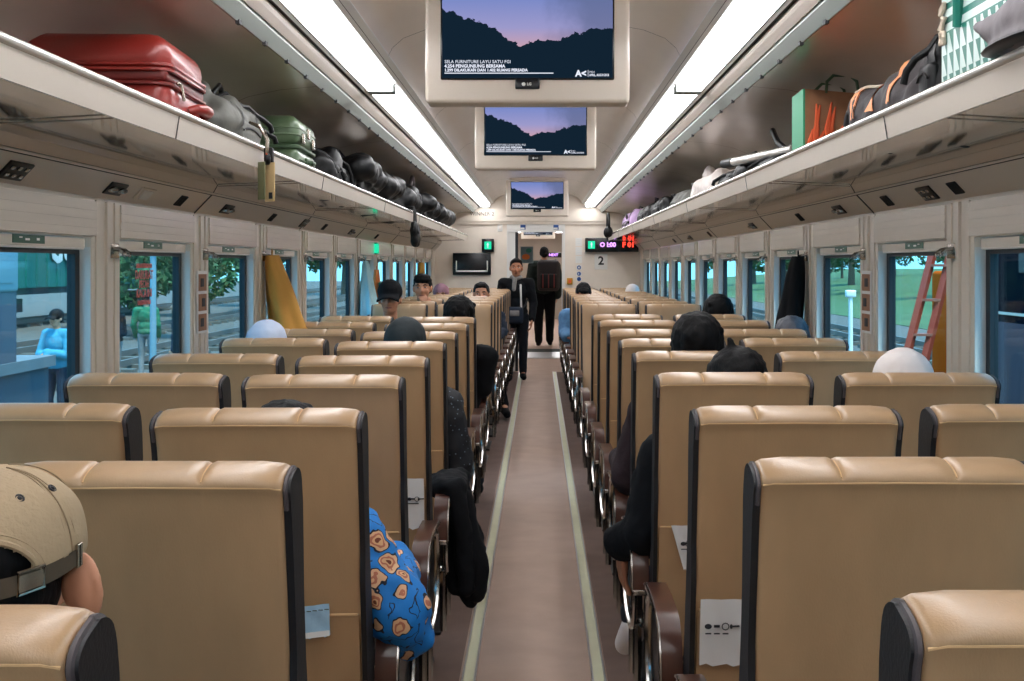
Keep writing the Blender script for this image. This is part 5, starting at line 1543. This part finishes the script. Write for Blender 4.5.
# freight wagon
e = empty('freight_wagon', (-20.2, 53, GZ + .24)); g = MB(); g.box(-1.35, 1.35, -11, 11, 1.25, 4.2)
for k in range(23): g.box(1.35, 1.41, -11 + k * .98, -10.86 + k * .98, 1.3, 4.15)
g.build('box_body', M['wagon'], e, smooth=False)
g = MB(); g.box(-1.3, 1.3, -11, 11, 1.0, 1.25); g.build('underframe', M['wagondark'], e, smooth=False)
for yb in (-8, 8):
    g = MB(); g.box(-1.0, 1.05, yb - 1.4, yb + 1.4, .35, .85); bo = g.build('bogie', M['wagondark'], e, smooth=False)
    g = MB()
    for q in (-.9, .9):
        for s in (-1, 1): g.tube([(s * .50, yb + q, .43), (s * .62, yb + q, .43)], .43, 20)
    g.build('wheels', M['rust'], bo)
for dz, tx, mm in ((0, 'GO', 'white'),): text('lettering', tx, 1.7, M[mm], (1.43, -3.6, 2.75), rot=(PI / 2, 0, PI / 2), parent=e, bold=.06, ext=.01)
g = MB(); g.prism([(-2.75, 2.15), (-1.95, 2.75), (-2.75, 3.35), (-2.45, 2.75)], 1.42, 1.45, 0, 'x'); g.build('arrow_mark', M['redtext'], e, smooth=False)
tag(e, 'teal freight wagon with white GO lettering beyond the tracks', 'wagon')
# lamp post, signal
def post(x, y, h, m, label, head=True):
    e = empty('signal_post', (x, y, GZ)); g = MB(); g.tube([(0, 0, 0), (0, 0, h)], [.055, .045], 12); g.build('pole', m, e)
    if not head:
        g = MB(); g.rbox((0, 0, h), (.22, .14, .16), .03); g.build('cap', m, e); tag(e, label, 'post'); return
    g = MB(); g.rbox((0, -.05, h - .25), (.34, .2, .7), .03); g.build('signal_head', M['paleblue'], e)
    g = MB(); g.ell((0, -.15, h - .1), (.09, .05, .09)); g.ell((0, -.15, h - .36), (.09, .05, .09)); g.build('lamp', M['wagondark'], e)
    tag(e, label, 'signal post')
post(-6.0, 19.5, 3.3, M['paleblue'], 'pale signal post between waiting people outside the lettered window')
post(6.75, 27.0, 1.7, M['white'], 'short white post beside the track near the grass field', head=False)
# people outside
def sit_or_stand(x, y, h, rz, label, top, bottom, style='short', face=True, over={}, seed=0, hpitch=0):
    J = standing(x, y, h, rz, stride=.02, over=over, hpitch=hpitch)
    for k, v in J.items():
        if isinstance(v, Vector) and not k.startswith(('hd', 'up')): J[k] = v + Vector((0, 0, GZ))
    return make_person(label, J, top, bottom, style=style, face=face, seed=seed, voxel=.012, hands=True, bulk=.02)
arms = dict(elL=(-.25, .06, 1.10), wrL=(.03, .20, 1.15), elR=(.25, .06, 1.10), wrR=(-.03, .215, 1.10))
sit_or_stand(-6.55, 17.05, 1.70, PI * .88, 'man in cyan jacket standing outside with arms crossed', 'cyan', 'navy', style='cap', over=arms, seed=60)
pp = sit_or_stand(-7.85, 23.2, 1.66, PI * .8, 'man in black shirt outside the lettered window', 'blackcloth', 'greycloth', over=dict(wrL=(.02, .25, 1.02), wrR=(-.02, .25, .98)), seed=61)
sit_or_stand(-7.9, 25.2, 1.74, 0, 'person in green vest and white sleeves outside, seen from behind', 'green', 'greycloth', face=False, seed=62)
sit_or_stand(-6.15, 21.4, 1.74, PI * .6, 'person in navy clothes standing outside next to signal post', 'navy', 'navy', seed=63)
# trees
def tree_mesh(seed, h, r, n=2600):
    rr = random.Random(seed); g = MB()
    cl = [(Vector((rr.uniform(-.6, .6) * r, rr.uniform(-.6, .6) * r, h * rr.uniform(.45, .85))), r * rr.uniform(.4, .62)) for _ in range(9)]
    for _ in range(n):
        c, q = rr.choice(cl); v = Vector((rr.gauss(0, 1), rr.gauss(0, 1), rr.gauss(0, 1))).normalized() * q * rr.uniform(.75, 1.05); p = c + v
        a = Vector((rr.gauss(0, 1), rr.gauss(0, 1), rr.gauss(0, 1))).normalized(); b = a.orthogonal().normalized(); s = r * rr.uniform(.05, .09)
        g.add([p - a * s, p + b * s * .5, p + a * s, p - b * s * .5], [(0, 1, 2, 3)])
    tr = MB(); tr.tube([(0, 0, 0), (.05, 0, h * .3), (-.05, .05, h * .6)], [r * .09, r * .07, r * .03], 8)
    return g, tr
bush = []
for q in range(3):
    g, tr = tree_mesh(q, 5.0, 2.4); t = empty('tree'); g.build('crown', M['leaf'], t, smooth=False); tr.build('trunk', M['bark'], t); bush.append(t)
TR = [(-14.5, 47, 0, 1.0), (-15.5, 58, 1, 1.3), (-13.0, 66, 2, 1.1), (-16.5, 84, 0, 1.4), (-17, 72, 1, 1.2), (-11.6, 40, 2, .7), (-15.5, 100, 1, 1.6), (-5.0, 92, 2, 1.5),
      (26, 78, 0, 1.1), (24, 92, 1, 1.2), (31, 84, 2, 1.2), (21.5, 100, 0, 1.3), (36, 96, 1, 1.4), (19, 118, 2, 1.3), (28, 112, 0, 1.5), (24, 140, 1, 1.8), (14.5, 125, 2, 1.3), (16, 150, 0, 1.7), (24.5, 124, 2, .8), (29.5, 128, 1, .75), (33, 124, 0, .85), (37, 130, 2, .8), (41, 125, 1, .9), (45.5, 130, 0, .85), (33, 136, 1, .8), (49, 124, 2, .9)]
nl = 0; nr = 0; used = set()
for (x, y, q, sc) in sorted(TR, key=lambda t: t[1]):
    if q in used: t = dup(bush[q])
    else: t = bush[q]; used.add(q)
    gz = GZ if x < 20 else GZ + (min(x, 45) - 20) * .074
    t.location = (x, y, gz - .05); t.scale = (sc, sc, sc); t.rotation_euler = (0, 0, y)
    if x < 0: lab = 'leafy green tree beyond the tracks with waiting people, %s from camera' % ORD(nl); nl += 1
    else: lab = 'leafy green tree on the grassy slope, %s from camera' % ORD(nr); nr += 1
    tag(t, lab, 'tree', 'trees outside')
# ladder, machine and dark carriage outside the other side
e = empty('ladder', (0, 0, 0))
LY = 10.6
tl, tr_ = at(935, 240, LY), at(953, 240, LY); bl, brr = at(898, 366, LY), at(917, 366, LY)
def ext(a, b): d = (b - a); k = (a.z - GZ) / (a.z - b.z); return a + d * k
bl2, br2 = ext(tl, bl), ext(tr_, brr)
top = (tl + tr_) / 2; 
tl = tl + (tl - bl).normalized() * .25; tr_ = tr_ + (tr_ - brr).normalized() * .25
off = Vector((0, -.35, 0))
g = MB()
for a, b in ((tl, bl2 + off), (tr_, br2 + off)):
    d = (b - a).normalized(); n = 2
    g.tube([a, b], .038, 4)
g.build('side_rail', M['ladder'], e, smooth=False)
g = MB(); nst = 9
for k in range(nst):
    t = .06 + k * .105
    p, q = tl + (bl2 + off - tl) * t, tr_ + (br2 + off - tr_) * t
    g.box(-.5, .5, -.5, .5, -.5, .5, mtx=Matrix.Translation((p + q) / 2) @ Matrix.Diagonal(((q - p).length, .08, .022, 1)))
g.build('step', M['ladstep'], e, smooth=False)
g = MB(); c = (tl + tr_) / 2; g.rbox(c, (.26, .16, .05), .01); g.build('top_cap', M['ladder'], e)
tag(e, 'tall orange red ladder leaning outside the window', 'ladder')
e = empty('work_machine', (5.3, 14.6, GZ + .24)); g = MB(); x0 = at(931, 300, 15.2).x - 5.3
g.rbox((x0 + .9, 0, 1.15), (1.8, 1.2, 1.7), .05); g.build('body', M['machine'], e)
g = MB(); g.rbox((x0 + 1.05, .0, 2.45), (1.3, 1.1, .9), .05); g.build('cab', M['wagondark'], e)
g = MB(); g.box(x0 + .02, x0 + .2, -.58, -.5, 1.9, 2.55); g.build('post', M['machine'], e, smooth=False)
g = MB()
for q in (-.4, .4):
    for xx in (.3, 1.5): g.tube([(x0 + xx - .08, q, .32), (x0 + xx + .08, q, .32)], .32, 16)
g.build('wheel', M['wagondark'], e)
tag(e, 'orange work machine standing outside behind the ladder', 'machine')
e = empty('dark_carriage', (5.6, 6.65, GZ + .24)); g = MB(); g.rbox((0, 0, 2.45), (2.7, 10.0, 2.6), .12); g.build('body', M['carbody'], e)
g = MB(); g.box(-1.36, -1.34, -4.95, 4.95, .55, 1.55); g.box(-1.1, 1.1, -4.9, 4.9, .30, 1.15); g.build('lower_panel', M['carpink'], e, smooth=False)
g = MB()
for z in (1.62, 2.62, 2.70): g.box(-1.372, -1.35, -4.9, 4.9, z, z + .025)
g.build('stripe', M['rail'], e, smooth=False)
g = MB()
for k in range(4): g.rbox((-1.352, -3.6 + k * 2.4, 2.3), (.02, 1.5, .6), .008)
g.build('carriage_window', M['frame'], e)
g = MB()
for yb in (-3.4, 3.4):
    for s in (-1, 1):
        for q in (-.8, .8): g.tube([(s * .5, yb + q, .42), (s * .62, yb + q, .42)], .42, 18)
    g.box(-.9, .9, yb - 1.3, yb + 1.3, .4, .8)
g.build('bogie', M['wagondark'], e)
tag(e, 'dark carriage with pale stripes outside the nearest window', 'carriage')

# ------------------------------------------------------------------ light, world, camera
w = bpy.data.worlds.new('World'); SC.world = w; w.use_nodes = True
nt = w.node_tree; bg = nt.nodes['Background']
tc = nd(nt, 'ShaderNodeTexCoord'); sp = nd(nt, 'ShaderNodeSeparateXYZ'); nt.links.new(tc.outputs['Generated'], sp.inputs[0])
rp = nd(nt, 'ShaderNodeValToRGB'); e_ = rp.color_ramp.elements
e_[0].position = 0.0; e_[0].color = lin((98, 152, 176)); e_[1].position = 0.6; e_[1].color = lin((84, 160, 210))
nt.links.new(sp.outputs['Z'], rp.inputs['Fac']); nt.links.new(rp.outputs['Color'], bg.inputs['Color'])
bg.inputs['Strength'].default_value = 3.2
sun = bpy.data.lights.new('sun', 'SUN'); sun.energy = 4.5; sun.angle = math.radians(8); sun.color = (1, .95, .86)
so = bpy.data.objects.new('sun', sun); COL.objects.link(so); so.rotation_euler = (math.radians(18), math.radians(12), 0)

cam = bpy.data.cameras.new('camera'); co = bpy.data.objects.new('camera', cam); COL.objects.link(co)
co.location = (CX, 0, CZ); co.rotation_euler = (PI / 2, 0, 0)
cam.sensor_width = 36; cam.sensor_fit = 'HORIZONTAL'; cam.lens = 36 * F / 1024
cam.shift_x = -(VX - 512) / 1024; cam.shift_y = -(340.5 - VY) / 1024
cam.clip_start = .02; cam.clip_end = 500
SC.camera = co
vs_ = SC.view_settings; vs_.view_transform = 'Standard'; vs_.look = 'None'; vs_.exposure = 0.90; vs_.gamma = 1.0; vs_.use_curve_mapping = False
cy = SC.cycles
cy.max_bounces = 8; cy.diffuse_bounces = 4; cy.glossy_bounces = 4; cy.transmission_bounces = 4; cy.transparent_max_bounces = 12
cy.caustics_reflective = False; cy.caustics_refractive = False; cy.sample_clamp_indirect = 6
